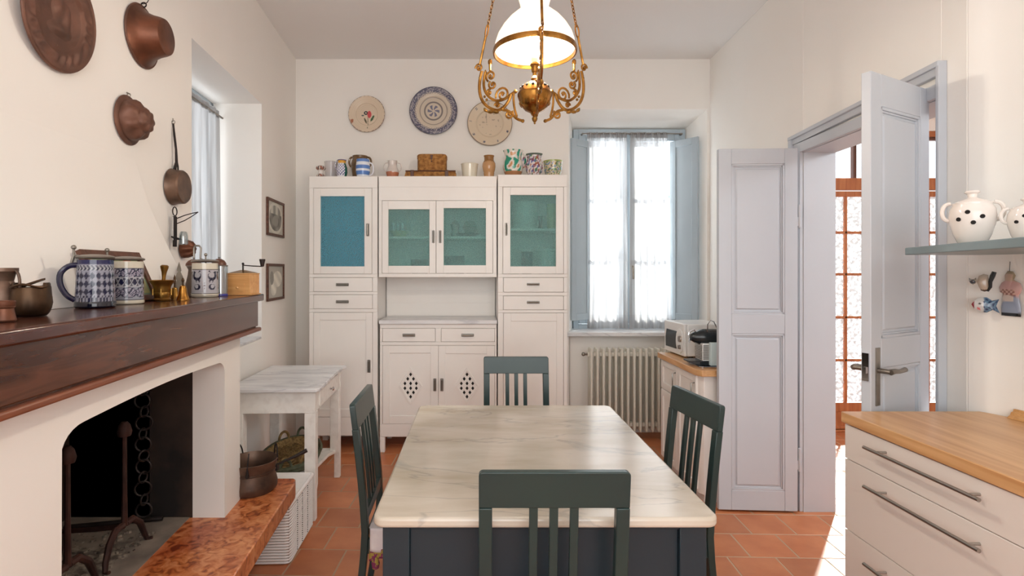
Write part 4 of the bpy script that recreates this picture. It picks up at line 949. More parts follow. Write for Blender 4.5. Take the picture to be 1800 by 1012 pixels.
def platter_mod(r, a):
    if 0.115 < r < 0.155: return 0.005*math.sin(18*a+60*r+2*math.sin(5*a))*math.sin(math.pi*(r-0.115)/0.04)
    if 0.09 < r < 0.1: return 0.003*math.sin(60*a)
    if r < 0.085:
        x, y = r*math.cos(a), r*math.sin(a)
        return 0.012*math.exp(-((x+0.01)**2/0.0006+(y-0.03)**2/0.0012)) + 0.011*math.exp(-((x-0.005)**2/0.002+(y+0.04)**2/0.0003)) + 0.008*math.exp(-((x-0.035)**2/0.0003+(y)**2/0.002))
    return 0
t = wall_thing('copper_platter', 'large embossed copper platter hanging highest at the left', 'platter', 1.79, 2.335, 0.03, 0.10)
g = disc([(0.168, -0.004), (0.172, 0.0), (0.172, 0.004), (0.167, 0.008)]+[(0.162-0.004*i, 0.006) for i in range(12)]+[(0.112, 0.002), (0.104, -0.006)]+[(0.100-0.005*i, -0.006) for i in range(19)]+[(0.002, -0.006)], 110, platter_mod)
g.v = [v for v in g.v]; part('dish', g, 'copper_dull', t, angle=60)
g = G(); g.ring((0, 0, 0.003), 0.170, 0.005, 'z', 64, 8); part('rolled_rim', g, 'copper_dull', t)
t = wall_thing('copper_bowl', 'deep copper bowl hung upside out, with flat base and hanging ring', 'bowl', 2.33, 2.505, 0.004)
g = disc([(0.128, 0.0), (0.132, 0.002), (0.124, 0.008), (0.108, 0.020), (0.096, 0.038), (0.086, 0.062), (0.080, 0.088), (0.074, 0.102), (0.069, 0.105), (0.001, 0.104)], 64); part('body', g, 'copper', t)
g = G(); g.ring((0, 0, 0.003), 0.129, 0.0045, 'z', 64, 8); part('rolled_rim', g, 'copper_dull', t)
g = G(); g.ring((0.0, 0.137, 0.008), 0.010, 0.003, 'x', 16, 6); g.ring((0.0, 0.163, 0.006), 0.022, 0.0018, 'x', 20, 6); part('hanging_ring', g, 'iron', t)
t = wall_thing('copper_mould', 'fluted copper jelly mould hung below the deep copper bowl', 'mould', 2.225, 2.115, 0.004)
def fl(n, amp, lo): return lambda r, a: 0
g = G(); rings = []; seg = 96
for r, z, f in ((0.098, 0.0, 0), (0.101, 0.003, 0), (0.095, 0.008, 0), (0.082, 0.011, 0), (0.082, 0.014, .0), (0.081, 0.028, .03), (0.077, 0.042, .07), (0.068, 0.056, .10), (0.055, 0.066, .07), (0.049, 0.068, .0), (0.047, 0.078, .03), (0.040, 0.086, .10), (0.028, 0.090, .16), (0.014, 0.094, .2), (0.001, 0.090, 0)):
    rings.append([((r*(1+f*math.cos(7*2*PI*i/seg)))*math.cos(2*PI*i/seg), (r*(1+f*math.cos(7*2*PI*i/seg)))*math.sin(2*PI*i/seg), z) for i in range(seg)])
g.loft(rings); part('body', g, 'copper_dull', t, angle=60)
g = G(); g.ring((0.0, 0.104, 0.004), 0.007, 0.0016, 'x', 12, 6); g.box(-0.012, 0.012, 0.109, 0.113, 0, 0.004); part('hook', g, 'steel', t)
t = wall_thing('copper_saucepan', 'small tarnished copper saucepan hanging by its long handle from the wall', 'saucepan', 2.60, 1.898, 0.004)
g = disc([(0.083, 0.0), (0.088, 0.002), (0.086, 0.006), (0.082, 0.02), (0.080, 0.05), (0.074, 0.057), (0.001, 0.058)], 56); part('body', g, 'copper_dark', t)
g = G(); g.tube([(0, 0.08, 0.008), (0.0, 0.12, 0.018), (0, 0.18, 0.016), (0, 0.25, 0.008), (0, 0.305, 0.003)], [0.0075, 0.007, 0.0055, 0.0055, 0.004], 8)
for s in (-1, 1): g.tube([(s*0.012, 0.074, 0.02), (s*0.010, 0.10, 0.02), (0, 0.135, 0.018)], 0.004, 6)
part('long_handle', g, 'iron', t)
g = G(); g.ring((0.0, 0.312, 0.003), 0.008, 0.002, 'x', 12, 6); g.box(-0.002, 0.002, 0.312, 0.330, 0, 0.003); part('hook', g, 'steel', t)
t = wall_thing('iron_lamp_bracket', 'wrought iron wall bracket with ring, crossbar and pronged arm behind the mantel', 'bracket', 2.575, 1.70, 0.02)
g = G(); g.box(-0.010, 0.010, -0.09, 0.055, 0, 0.012); part('upright', g, 'iron', t, bevel=0.002)
g = G(); g.ring((0, 0.078, 0.006), 0.021, 0.0025, 'z', 20, 6); part('top_ring', g, 'iron', t)
g = G(); g.tube([(-0.035, -0.045, 0.008), (0.012, -0.050, 0.008), (0.055, -0.052, 0.008)], [0.004, 0.007, 0.003], 6); g.tube([(0.055, -0.052, 0.008), (0.052, -0.035, 0.008), (0.066, -0.028, 0.008)], 0.0025, 6); part('crossbar', g, 'iron', t)
for dz, n_ in ((0.02, 0.0), (0.045, 0.012)):
    g = G(); g.tube([(0.008, dz, 0.01), (0.05, dz+0.02, 0.03), (0.075, dz+0.045-n_, 0.055), (0.09, 0.085, 0.075)], 0.0025, 6); part('prong', g, 'iron', t)
for s in (-1, 1):
    g = G(); g.tube([(s*0.018, -0.06, 0.006), (s*0.018, 0.05, 0.006)], 0.002, 6); part('rod', g, 'steel', t)
g = G(); g.M = Matrix.Translation((0.035, -0.075, 0.03)) @ Matrix.Rotation(-PI/2, 4, 'X')
g.lathe([(0.014, -0.005), (0.020, 0.0), (0.020, 0.035), (0.016, 0.055), (0.012, 0.06), (0.011, 0.058), (0.017, 0.035), (0.018, 0.0)], 20); part('glass_cup', g, 'glassware', t, label='small clear glass cup')
t = wall_thing('small_copper_mould', 'smallest copper mould, hanging from a ring beside the left window niche', 'mould', 2.70, 1.605, 0.004)
g = G(); rings = []
for r, z, f in ((0.038, 0.0, 0.02), (0.042, 0.003, 0.02), (0.040, 0.02, .10), (0.032, 0.045, .14), (0.018, 0.06, .18), (0.001, 0.058, 0)):
    rings.append([((r*(1+f*math.cos(6*2*PI*i/60)))*math.cos(2*PI*i/60), 1.15*(r*(1+f*math.cos(6*2*PI*i/60)))*math.sin(2*PI*i/60), z) for i in range(60)])
g.loft(rings); part('body', g, 'copper', t, angle=60)
g = G(); g.ring((-0.01, 0.058, 0.01), 0.010, 0.002, 'z', 16, 6); part('hanging_ring', g, 'steel', t)
# framed prints
def cprint_face(x, y, z):
    r = (x/0.07)**2+(y/0.10)**2; b = 0.78
    if r < 1.35: b = 0.86
    if r < 0.9: b = 0.52+0.12*math.sin(70*x)*math.sin(55*y)
    if r < 0.9 and y > 0.03: b = 0.70+0.14*math.sin(120*x)
    if (x/0.03)**2+((y+0.02)/0.04)**2 < 1: b = 0.60
    return (b, b*0.985, b*0.93)
def cprint_horse(x, y, z):
    b = 0.72
    if ((x-0.02)/0.05)**2+((y-0.02)/0.06)**2 < 1 or ((x+0.02)/0.03)**2+((y+0.05)/0.05)**2 < 1: b = 0.88+0.05*math.sin(90*x+60*y)
    if ((x+0.04)/0.02)**2+((y-0.03)/0.05)**2 < 1: b = 0.56
    return (b, b*0.985, b*0.93)
for (lab, z, fn) in (('upper small framed engraving of an oval portrait medallion on the left wall', 1.902, cprint_face), ('lower small framed engraving of a pale animal on the left wall', 1.405, cprint_horse)):
    t = wall_thing('framed_print', lab, 'picture', 4.235, z, 0.002, group=None)
    hw, hh = 0.215, 0.142
    g = G(); g.frame(-hw, hw, -hh, hh, 0.020, 0, 0.016); g.v = [(x, zz_, y) for x, y, zz_ in g.v]; part('frame', g, 'frame_wood', t, bevel=0.002)
    g = G(); g.sheet(lambda u, v: ((u-.5)*2*(hw-0.016), (v-.5)*2*(hh-0.016), 0.006), 70, 60)
    part('print', g, 'matt', t, flat=True, col=lambda x, y, z_, fn=fn: fn(x*0.42, y*0.95, z_))

# ---------------------------------------------------------------- things on the mantel shelf
MZ = 1.381
def on_mantel(px, Y): return ((px-CX)*Y/F, Y, MZ)
def handle_c(g, x0, z0, z1, out, r=0.006, ang=PI):
    c, s = math.cos(ang), math.sin(ang)
    P = []
    for i in range(13):
        q = -PI/2+PI*i/12; P.append(((x0+out*max(0, math.cos(q))**0.8)*c, (x0+out*max(0, math.cos(q))**0.8)*s, (z0+z1)/2+(z1-z0)/2*math.sin(q)))
    g.tube(P, r, 8)
t = thing('copper_cup', 'small shiny copper pot standing foremost at the left end of the mantel', 'pot', on_mantel(9, 1.24))
g = G(); g.lathe([(0, 0), (0.019, 0), (0.021, 0.004), (0.019, 0.012), (0.016, 0.030), (0.019, 0.036), (0.020, 0.046), (0.018, 0.048), (0.017, 0.042), (0.0, 0.036)], 28); part('body', g, 'copper', t)
g = G(); g.ring((0, 0, 0.034), 0.0175, 0.0018, 'z', 24, 6); part('band', g, 'copper', t)
t = thing('copper_jug', 'engraved dark copper jug with handle, behind the small pot at the left end', 'jug', on_mantel(6, 1.385))
g = G(); g.lathe([(0, 0), (0.028, 0), (0.032, 0.02), (0.034, 0.05), (0.028, 0.075), (0.021, 0.090), (0.025, 0.108), (0.031, 0.115), (0.031, 0.124), (0.028, 0.124), (0.02, 0.10), (0.0, 0.09)], 32); part('body', g, 'copper_dark', t)
g = G(); handle_c(g, 0.026, 0.05, 0.118, 0.016, 0.0035, 0.0); part('handle', g, 'copper_dark', t)
t = thing('bronze_pot', 'hammered bronze bucket-shaped pot with folded bail handle on the mantel', 'pot', on_mantel(55, 1.395), 0.3)
g = G(); seg = 72; rings = []
for i, (r, z) in enumerate([(0.001, 0), (0.036, 0), (0.043, 0.008), (0.048, 0.02), (0.050, 0.034), (0.049, 0.048), (0.046, 0.062), (0.043, 0.074), (0.040, 0.074), (0.044, 0.055), (0.045, 0.03), (0.038, 0.01), (0.001, 0.006)]):
    r *= 0.88
    rings.append([((r+0.0007*math.cos(18*2*PI*k/seg+(i % 2)*PI)*(2 < i < 8))*math.cos(2*PI*k/seg), (r+0.0007*math.cos(18*2*PI*k/seg+(i % 2)*PI)*(2 < i < 8))*math.sin(2*PI*k/seg), z+(0.012 if 5 < i < 9 and abs(math.cos(2*PI*k/seg)) > 0.9 else 0)) for k in range(seg)])
g.loft(rings); part('body', g, 'bronze', t, angle=60)
g = G(); g.tube([(0.038*math.cos(q), 0.044*math.sin(q)-0.004, 0.078+0.004*math.sin(3*q)) for q in [2*PI*i/32 for i in range(32)]], 0.0028, 6, closed=True); part('bail_handle', g, 'bronze', t)
g = G(); g.prism([(-0.030, -0.004), (0.022, -0.010), (0.026, 0.002), (-0.026, 0.008)], 0.072, 0.077); g.v = [(x, y+0.01, z+max(0, x+0.02)*0.45) for x, y, z in g.v]; part('flap', g, 'bronze', t)
def stein(name, label, loc, r0, r1, h, colf, lidmat, rz, foot=0.01, handle=True, hmat=None):
    t = thing(name, label, 'stein', loc, rz, group=None)
    g = G(); n = 46
    prof = [(0.001, 0), (r0*0.97, 0), (r0*1.03, 0.004)]+[((r0+(r1-r0)*(i/n))*(1.03 if i < 4 else 1.0), 0.006+(h-0.008)*i/n) for i in range(n+1)]+[(r1*0.9, h-0.002), (r1*0.88, h*0.3), (0.001, h*0.28)]
    g.lathe(prof, 112); part('body', g, 'glazed', t, col=lambda x, y, z: colf(math.atan2(y, x), z/h), angle=60)
    g = G(); g.lathe([(0.001, h+0.002), (r1*1.04, h+0.002), (r1*1.10, h+0.006), (r1*1.04, h+0.010), (r1*0.75, h+0.014), (r1*0.3, h+0.016), (0.001, h+0.016)], 40); lid = part('lid', g, lidmat, t)
    g = G(); R = r1; g.tube([(-R*0.9, 0, h+0.010), (-R*1.12, 0, h+0.012), (-R*1.25, 0, h-0.012)], 0.0045, 8); g.tube([(-R*1.12, 0, h+0.012), (-R*1.14, 0, h+0.030)], 0.0035, 8); g.ball((-R*1.14, 0, h+0.037), 0.0075, 12); part('thumb_lever', g, lidmat, lid)
    if handle:
        g = G(); P = [(-r1*0.95, 0, h*0.88), (-r1*1.4, 0, h*0.87), (-r1*1.85, 0, h*0.72), (-r1*1.85, 0, h*0.48), (-r1*1.5, 0, h*0.25), (-r0*0.95, 0, h*0.16)]
        pts = []
        for i in range(len(P)-1):
            for k in range(4): pts.append(tuple(P[i][a]+(P[i+1][a]-P[i][a])*k/4 for a in range(3)))
        pts.append(P[-1])
        for _ in range(2): pts = [pts[0]]+[tuple((pts[i-1][a]+pts[i][a]+pts[i+1][a])/3 for a in range(3)) for i in range(1, len(pts)-1)]+[pts[-1]]
        g.tube(pts, 0.0085, 10); part('handle', g, hmat, t)
    return t
CB, CG_, CW = (0.09, 0.10, 0.22), (0.54, 0.54, 0.59), (0.80, 0.77, 0.70)
def c_blue(a, v):
    if v < 0.13: return (0.07, 0.07, 0.13)
    if v < 0.19 or 0.19 < v < 0.25: return CG_ if (math.sin(a*34) > 0.2) == (v < 0.22) else CB
    if v < 0.74:
        s_ = 20; p = abs(((a*s_/(2*PI)) % 1)-0.5)*2; q = abs((((v-0.25)/0.163) % 1)-0.5)*2
        return CB if p+q < 1.0 else CG_
    if v < 0.78: return CG_
    if v < 0.88: return (0.62, 0.62, 0.64) if abs(math.sin(a*14+6*math.sin(v*60))) > 0.72 else CB
    if v < 0.90: return CG_
    return (0.06, 0.07, 0.28)
def c_grey(a, v):
    if v < 0.10: return CW
    if v > 0.84: return CW
    if v < 0.12 or v > 0.82: return CB
    if 0.42 < v < 0.60:
        q = abs(math.sin(a*8)); w_ = abs((v-0.51)/0.09)
        return (0.66, 0.66, 0.68) if abs(q-w_) < 0.22 else CB
    if abs(v-0.41) < 0.012 or abs(v-0.61) < 0.012: return (0.66, 0.66, 0.68)
    vc = 0.27 if v < 0.42 else 0.71
    p = (((a*7/(2*PI)) % 1)-0.5)*1.9; q = (v-vc)/0.11; rr = math.hypot(p*1.05, q)
    if rr < 0.95: return (0.62, 0.60, 0.66) if (math.sin(math.atan2(q+0.7, p)*18) > -0.2 and rr > 0.25) else CB
    return CB if rr < 1.12 else (0.55, 0.56, 0.6)
def c_scroll(a, v):
    if v < 0.03: return CW
    if v < 0.05: return (0.2, 0.15, 0.12)
    if v < 0.10: return CW
    if v < 0.115 or 0.80 < v < 0.815: return (0.2, 0.15, 0.12)
    if v > 0.815: return CW
    p = (((a*3/(2*PI)+0.5) % 1)-0.5)*2
    P = abs(p)*0.052; Z = (v-0.46)*0.155; gcol = (0.64, 0.63, 0.65); d = (0.10, 0.10, 0.20)
    for cx, cz, r, w_ in ((0.030, -0.024, 0.011, 0.0045), (0.026, 0.0, 0.007, 0.004), (0.03, 0.026, 0.016, 0.006)):
        k = math.hypot(P-cx, Z-cz)
        ang = math.atan2(Z-cz, P-cx)
        if abs(k-r) < w_*(0.55+0.45*math.sin(ang+cz*100)): return d
    if math.hypot(P-0.045, Z-0.040) < 0.005 or math.hypot(P-0.018, Z-0.044) < 0.004: return d
    if math.hypot(P, Z+0.02) < 0.0035 or math.hypot(P, Z+0.008) < 0.002 or math.hypot(P, Z+0.032) < 0.002: return (0.3, 0.12, 0.1)
    return gcol
stein('blue_stein', 'dark blue stoneware stein with rows of lozenges and pewter lid', on_mantel(168, 1.715), 0.0545, 0.049, 0.152, c_blue, 'pewter', 0.61, hmat=mat('dark_blue_glaze', '1c1a3a', 0.15, coat=0.4))
t = stein('grey_stein', 'grey and blue stein with shell bands and pewter lid, beside the blue one', on_mantel(223, 1.90), 0.052, 0.051, 0.150, c_grey, 'pewter', 0.45, hmat=mat('grey_stoneware', '8a8c94', 0.2, coat=0.4))
stein('scroll_stein', 'pale grey stein with dark blue scroll flourishes, left of the coffee grinder', on_mantel(360.5, 2.385), 0.054, 0.052, 0.150, c_scroll, 'pewter', -1.15, hmat=mat('pale_stoneware', '9a9a9c', 0.2, coat=0.4))
# leaning framed picture behind the steins
t = thing('leaning_picture', 'dark wood framed picture leaning against the hood behind the steins', 'picture', (0, 0, 0))
pa, pb = Vector((-1.258, 2.13, MZ+0.002)), Vector((-1.250, 1.80, MZ+0.002)); qa = Vector((-1.340, 2.13, 1.566))
ex = (pb-pa).normalized()*-1; ey = (qa-pa).normalized(); ez = ex.cross(ey)
m4 = Matrix((ex, ey, ez)).transposed().to_4x4(); m4.translation = pb; t.matrix_world = m4
W_, H_ = 0.33, 0.200
g = G(); g.frame(0, W_, 0, H_, 0.022, -0.010, 0.008); g.v = [(x, zz_, -y) for x, y, zz_ in g.v]; part('frame', g, 'frame_wood', t, bevel=0.002)
g = G(); g.sheet(lambda u, v: (0.018+(W_-0.036)*u, 0.018+(H_-0.036)*v, 0.0), 60, 40)
def cpic(x, y, z):
    if min(x-0.02, W_-0.02-x, y-0.02, H_-0.02-y) < 0.012: return (0.45, 0.52, 0.42)
    b = noise.noise(Vector((x*22, y*22, 0)))
    if y < 0.08: return (0.62+0.1*b, 0.60+0.1*b, 0.40)
    if b > 0.12: return (0.68, 0.45, 0.38)
    return (0.58, 0.60, 0.46)
part('picture', g, 'matt', t, flat=True, col=cpic)
# mortar with pestle
t = thing('brass_mortar', 'ribbed brass mortar with flared rim on the mantel', 'mortar', on_mantel(285, 2.075))
g = G(); g.lathe([(0, 0), (0.029, 0), (0.031, 0.006), (0.026, 0.012), (0.028, 0.022), (0.029, 0.03), (0.027, 0.034), (0.029, 0.04), (0.030, 0.052), (0.033, 0.060), (0.042, 0.074), (0.045, 0.078), (0.042, 0.080), (0.030, 0.064), (0.02, 0.03), (0, 0.02)], 36); part('body', g, 'brass_old', t)
for k in range(4):
    a = k*PI/2+0.4; g = G(); g.tube([(0.031*math.cos(a), 0.031*math.sin(a), 0.022+0.012*i) for i in range(3)], 0.003, 6); part('rib', g, 'brass_old', t)
t = thing('brass_pestle', 'brass pestle standing in the mortar', 'pestle', on_mantel(285, 2.075)); t.rotation_euler = (0.05, 0.10, 0)
g = G(); g.lathe([(0.001, 0.026), (0.010, 0.028), (0.007, 0.05), (0.0065, 0.09), (0.009, 0.11), (0.014, 0.128), (0.0145, 0.134), (0.010, 0.138), (0.001, 0.138)], 20); part('shaft', g, 'brass_old', t)
for k, (px, Y, s, lab, mm) in enumerate(((307, 2.17, 0.85, 'duller brass handbell half hidden beside the mortar', 'brass_old'), (321.5, 2.12, 1.0, 'bright brass handbell between the mortar and the scroll stein', 'brass'))):
    t = thing('brass_bell', lab, 'bell', on_mantel(px, Y), group=None)
    g = G(); g.lathe([(0.001, 0.002), (0.025*s, 0), (0.024*s, 0.006*s), (0.017*s, 0.022*s), (0.014*s, 0.045*s), (0.011*s, 0.055*s), (0.003*s, 0.060*s), (0.001, 0.060*s)], 28); part('body', g, mm, t)
    g = G(); g.lathe([(0.001, 0.058*s), (0.0035, 0.060*s), (0.003, 0.068*s), (0.006*s, 0.078*s if k else 0.085*s), (0.0035, 0.085*s if k else 0.105*s), (0.001, 0.088*s if k else 0.115*s)], 14); part('handle', g, 'bronze', t)
# silver fir tree ornament
t = thing('silver_tree_ornament', 'thin silvery ornament shaped like a fir tree behind the brass bells', 'ornament', on_mantel(315, 2.32), -0.5)
half = [(0.006, 0.0), (0.006, 0.028), (0.030, 0.034), (0.034, 0.044), (0.014, 0.074), (0.024, 0.080), (0.026, 0.088), (0.009, 0.110), (0.015, 0.116), (0.015, 0.122), (0.0, 0.152)]
g = G(); g.prism([(x, z) for x, z in half]+[(-x, z) for x, z in reversed(half[:-1])], -0.0015, 0.0015, 'xz'); part('tree', g, 'pewter', t, bevel=0.0006)
g = G(); g.lathe([(0, 0), (0.024, 0), (0.022, 0.004), (0, 0.006)], 20); part('base', g, 'pewter', t)
def mill(px, Y, h, r, label, crank):
    t = thing('pepper_mill', label, 'pepper mill', on_mantel(px, Y), group=None)
    g = G(); g.lathe([(0, 0), (r*1.05, 0), (r*1.05, h*0.06), (r*0.98, h*0.3), (r*0.72, h*0.55), (r*0.66, h*0.68), (r*0.85, h*0.76), (r*0.95, h*0.78), (0, h*0.78)], 28); part('body', g, 'brownwood' if not crank else mat('grey_brown_wood', '5c4a3e', 0.4), t)
    g = G(); g.lathe([(r*0.98, h*0.785), (r*0.95, h*0.84), (r*0.7, h*0.91), (r*0.3, h*0.955), (0.001, h*0.96)], 28); cap = part('dome', g, 'frame_wood', t)
    g = G(); g.lathe([(0.001, h*0.955), (0.003, h*0.96), (0.003, h*0.975), (0.006, h*0.985), (0.004, h), (0.001, h)], 12); part('knob', g, 'pewter', cap)
    if crank:
        g = G(); g.tube([(0.0, 0, h), (0.0, 0, h+0.045), (0.006, 0, h+0.055), (0.024, 0, h+0.055), (0.032, 0, h+0.045), (0.030, 0, h-0.005)], 0.0045, 8); g.ball((0.034, 0, h-0.012), 0.009, 12); part('crank', g, 'pewter', t)
mill(341, 2.50, 0.175, 0.036, 'grey-brown pepper mill with bent crank, behind the scroll stein', True)
mill(385, 2.60, 0.180, 0.034, 'brown domed pepper mill behind the tall glass', False)
t = thing('glass_tumbler', 'tall clear glass with blue foot between the scroll stein and grinder', 'glass', on_mantel(388, 2.47))
g = G(); g.lathe([(0.001, 0.007), (0.030, 0.007), (0.030, 0.138), (0.028, 0.138), (0.028, 0.012), (0.001, 0.012)], 28); part('wall', g, 'glassware', t)
g = G(); g.lathe([(0.001, 0), (0.031, 0), (0.032, 0.004), (0.030, 0.010), (0.001, 0.010)], 28); part('foot', g, mat('cobalt_glass', '2a2c86', 0.1, coat=0.5), t, label='cobalt blue glass foot')
g = G(); g.ring((0, 0, 0.138), 0.029, 0.0025, 'z', 28, 6); part('rim', g, 'pewter', t)
t = thing('coffee_grinder', 'light wooden box coffee grinder with iron crank at the mantel end', 'coffee grinder', (-1.118, 2.585, MZ), -0.05)
g = G(); g.box(-0.058, 0.058, -0.048, 0.048, 0.006, 0.098); part('box', g, 'lightwood', t, bevel=0.002)
g = G(); g.box(-0.064, 0.064, -0.054, 0.054, 0, 0.006); part('plinth', g, 'lightwood', t, bevel=0.002)
g = G(); g.box(-0.060, 0.060, -0.050, 0.050, 0.098, 0.103); part('top_board', g, 'lightwood', t, bevel=0.002)
g = G(); g.box(-0.030, 0.030, -0.0505, -0.047, 0.015, 0.055); g.M = Matrix.Translation((0, -0.0505, 0.035)) @ Matrix.Rotation(PI/2, 4, 'X'); g.lathe([(0, 0), (0.003, 0), (0.003, 0.004), (0.006, 0.008), (0.001, 0.011)], 12)
part('drawer', g, 'lightwood', t)
g = G(); g.loft([[(-0.054, -0.044, 0.103), (0.054, -0.044, 0.103), (0.054, 0.044, 0.103), (-0.054, 0.044, 0.103)], [(-0.04, -0.033, 0.108), (0.04, -0.033, 0.108), (0.04, 0.033, 0.108), (-0.04, 0.033, 0.108)], [(-0.008, -0.008, 0.118), (0.008, -0.008, 0.118), (0.008, 0.008, 0.118), (-0.008, 0.008, 0.118)]]); part('top_plate', g, 'brass_old', t)
g = G(); g.tube([(0, 0, 0.116), (0, 0, 0.145)], 0.004, 8); g.ball((0, 0, 0.148), 0.006, 10); g.tube([(0, 0, 0.141), (0.05, -0.004, 0.137), (0.098, -0.008, 0.135)], 0.0028, 6); part('crank', g, 'iron', t)
g = G(); g.lathe([(0.001, 0), (0.007, 0), (0.014, 0.032), (0.013, 0.036), (0.001, 0.036)], 18, (0.098, -0.008, 0.134)); part('crank_knob', g, 'iron', t)

# ---------------------------------------------------------------- jars and baskets on top of the dresser
TZ = HZ_(310)+0.001; TZR = HZ_(307)+0.001
def on_top(px, Y=4.56, z=None): return ((px-CX)*Y/F, Y, TZ if z is None else z)
def vpot(name, label, cat, px, Y, prof, colf, rz=0.0, handles=(), z=None, mt='glazed', hm=None, seg=72, hr=0.005, rimwave=None):
    t = thing(name, label, cat, on_top(px, Y, z), rz)
    # resample the profile
    P = []
    for i in range(len(prof)-1):
        (a, b), (c, d) = prof[i], prof[i+1]; n = max(1, int(abs(d-b)/0.004))
        P += [(a+(c-a)*k/n, b+(d-b)*k/n) for k in range(n)]
    P.append(prof[-1]); H = max(b for a, b in prof)
    g = G(); g.lathe(P, seg)
    if rimwave: g.v = [(x*(1+rimwave*max(0, z_/H-0.8)), y, z_) for x, y, z_ in g.v]
    part('body', g, mt, t, col=(lambda x, y, z_: colf(math.atan2(y, x), z_/H, math.hypot(x, y))) if colf else None, angle=60)
    for (ang, x0, z0, z1, out) in handles:
        g = G(); handle_c(g, x0, z0, z1, out, hr, ang); part('handle', g, hm or mt, t, col=(lambda x, y, z_: colf(math.atan2(y, x), z_/H, 9)) if colf and not hm else None)
    return t
WH = (0.88, 0.86, 0.84)
# small figurine: stacked mushroom-like ceramic pots
def c_shroom(a, v, r):
    if (v > 0.62 or v < 0.33):
        return (0.62, 0.42, 0.36) if math.sin(5*a+v*9) > 0.1 else (0.86, 0.82, 0.78) if math.sin(11*a) > 0 else (0.30, 0.24, 0.24)
    return (0.88, 0.86, 0.84)
vpot('ceramic_pepper_pot', 'tiny spotted ceramic mushroom pot at the left edge of the dresser top', 'ornament', 564, 4.53, [(0.001, 0), (0.026, 0), (0.036, 0.012), (0.030, 0.026), (0.020, 0.034), (0.020, 0.058), (0.030, 0.066), (0.042, 0.078), (0.036, 0.094), (0.018, 0.102), (0.001, 0.103)], c_shroom)
vpot('white_pot', 'plain white ceramic jar at the back, behind the blue lattice jug', 'jar', 582, 4.70, [(0.001, 0), (0.042, 0), (0.05, 0.04), (0.055, 0.155), (0.058, 0.168), (0.054, 0.168), (0.05, 0.03), (0.001, 0.02)], lambda a, v, r: (0.80, 0.78, 0.78))
def c_lat(a, v, r):
    if v > 0.80: return (0.85, 0.62, 0.16) if v < 0.95 else (0.2, 0.25, 0.5)
    if abs(a+0.3) < 0.45: return (0.10, 0.36, 0.30)
    s_ = (a*9/(2*PI)*1.3+v*6.0) % 1; q = (a*9/(2*PI)*1.3-v*6.0) % 1
    if 0.12 < v < 0.78 and (min(s_, 1-s_) < 0.11 or min(q, 1-q) < 0.11): return (0.16, 0.22, 0.52)
    return (0.90, 0.90, 0.92)
vpot('lattice_jug', 'white jug with blue lattice and yellow neck, left of the striped jug', 'jug', 601, 4.53, [(0.001, 0), (0.034, 0), (0.038, 0.012), (0.046, 0.045), (0.044, 0.085), (0.032, 0.118), (0.030, 0.128), (0.036, 0.150), (0.032, 0.150), (0.026, 0.12), (0.03, 0.03), (0.001, 0.02)], c_lat, handles=((PI, 0.034, 0.07, 0.145, 0.022),), hm=mat('blue_brush_glaze', '3a4a80', 0.15, c2='d8dae0', scale=60, lo=0.45, hi=0.55))
br = mat('olive_brown_glaze', '7a5a38', 0.2, c2='5e482e', scale=14, coat=0.3)
vpot('brown_pot', 'large olive-brown two-handled stoneware crock behind the striped jug', 'crock', 633, 4.72, [(0.001, 0), (0.055, 0), (0.068, 0.05), (0.075, 0.11), (0.076, 0.155), (0.062, 0.205), (0.066, 0.222), (0.060, 0.222), (0.06, 0.18), (0.06, 0.04), (0.001, 0.03)], None, handles=((0, 0.066, 0.13, 0.212, 0.03), (PI, 0.066, 0.13, 0.212, 0.03)), mt=br, hm=br, hr=0.009)
vpot('striped_jug', 'white jug with broad cornflower blue stripes and white handle', 'jug', 638, 4.52, [(0.001, 0), (0.042, 0), (0.050, 0.010), (0.058, 0.05), (0.059, 0.09), (0.054, 0.13), (0.054, 0.152), (0.050, 0.152), (0.05, 0.03), (0.001, 0.02)],
     lambda a, v, r: (0.92, 0.92, 0.94) if r == 9 else (0.36, 0.52, 0.78) if (0.13 < v < 0.33 or 0.47 < v < 0.66 or v > 0.83) else (0.90, 0.92, 0.95), handles=((0, 0.052, 0.02, 0.125, 0.036),), hr=0.0065)
vpot('two_handled_pot', 'small pot white above and bare terracotta below, with two thin handles', 'pot', 690, 4.55, [(0.001, 0), (0.044, 0), (0.054, 0.045), (0.054, 0.058), (0.040, 0.09), (0.036, 0.11), (0.040, 0.142), (0.042, 0.146), (0.037, 0.146), (0.03, 0.1), (0.04, 0.03), (0.001, 0.02)],
     lambda a, v, r: (0.84, 0.80, 0.77) if v > 0.34+0.02*math.sin(2*a) or r == 9 else (0.72, 0.45, 0.33), handles=((0, 0.040, 0.055, 0.130, 0.034), (PI, 0.040, 0.055, 0.130, 0.034)), hr=0.0042)
# wicker case with rattan box on it
t = thing('wicker_case', 'flat brown wicker picnic case lying on the dresser top', 'basket', on_top(758, 4.56))
g = G(); wv = 0.215
def case_ring(e, z): return [(-wv+e, -0.075+e, z), (wv-e, -0.075+e, z), (wv-e, 0.085-e, z), (-wv+e, 0.085-e, z)]
g.loft([case_ring(0, 0.0), case_ring(0.012, 0.050)]); part('body', g, 'wicker', t, bevel=0.004)
g = G()
for k in range(6): g.tube([(x, y, z) for x, y, z in case_ring(-0.001+0.002*k, 0.004+0.0078*k)], 0.0034, 6, closed=True)
part('woven_side', g, 'wicker', t, kind='stuff')
g = G(); g.tube([p for p in case_ring(0.008, 0.052)], 0.0055, 6, closed=True); part('lid_edge', g, 'frame_wood', t)
for x in (-0.152, 0.135):
    g = G(); g.box(x-0.014, x+0.014, -0.082, -0.066, 0.006, 0.052); g.box(x-0.014, x+0.014, -0.082, 0.0, 0.052, 0.058); part('leather_strap', g, 'frame_wood', t, bevel=0.002)
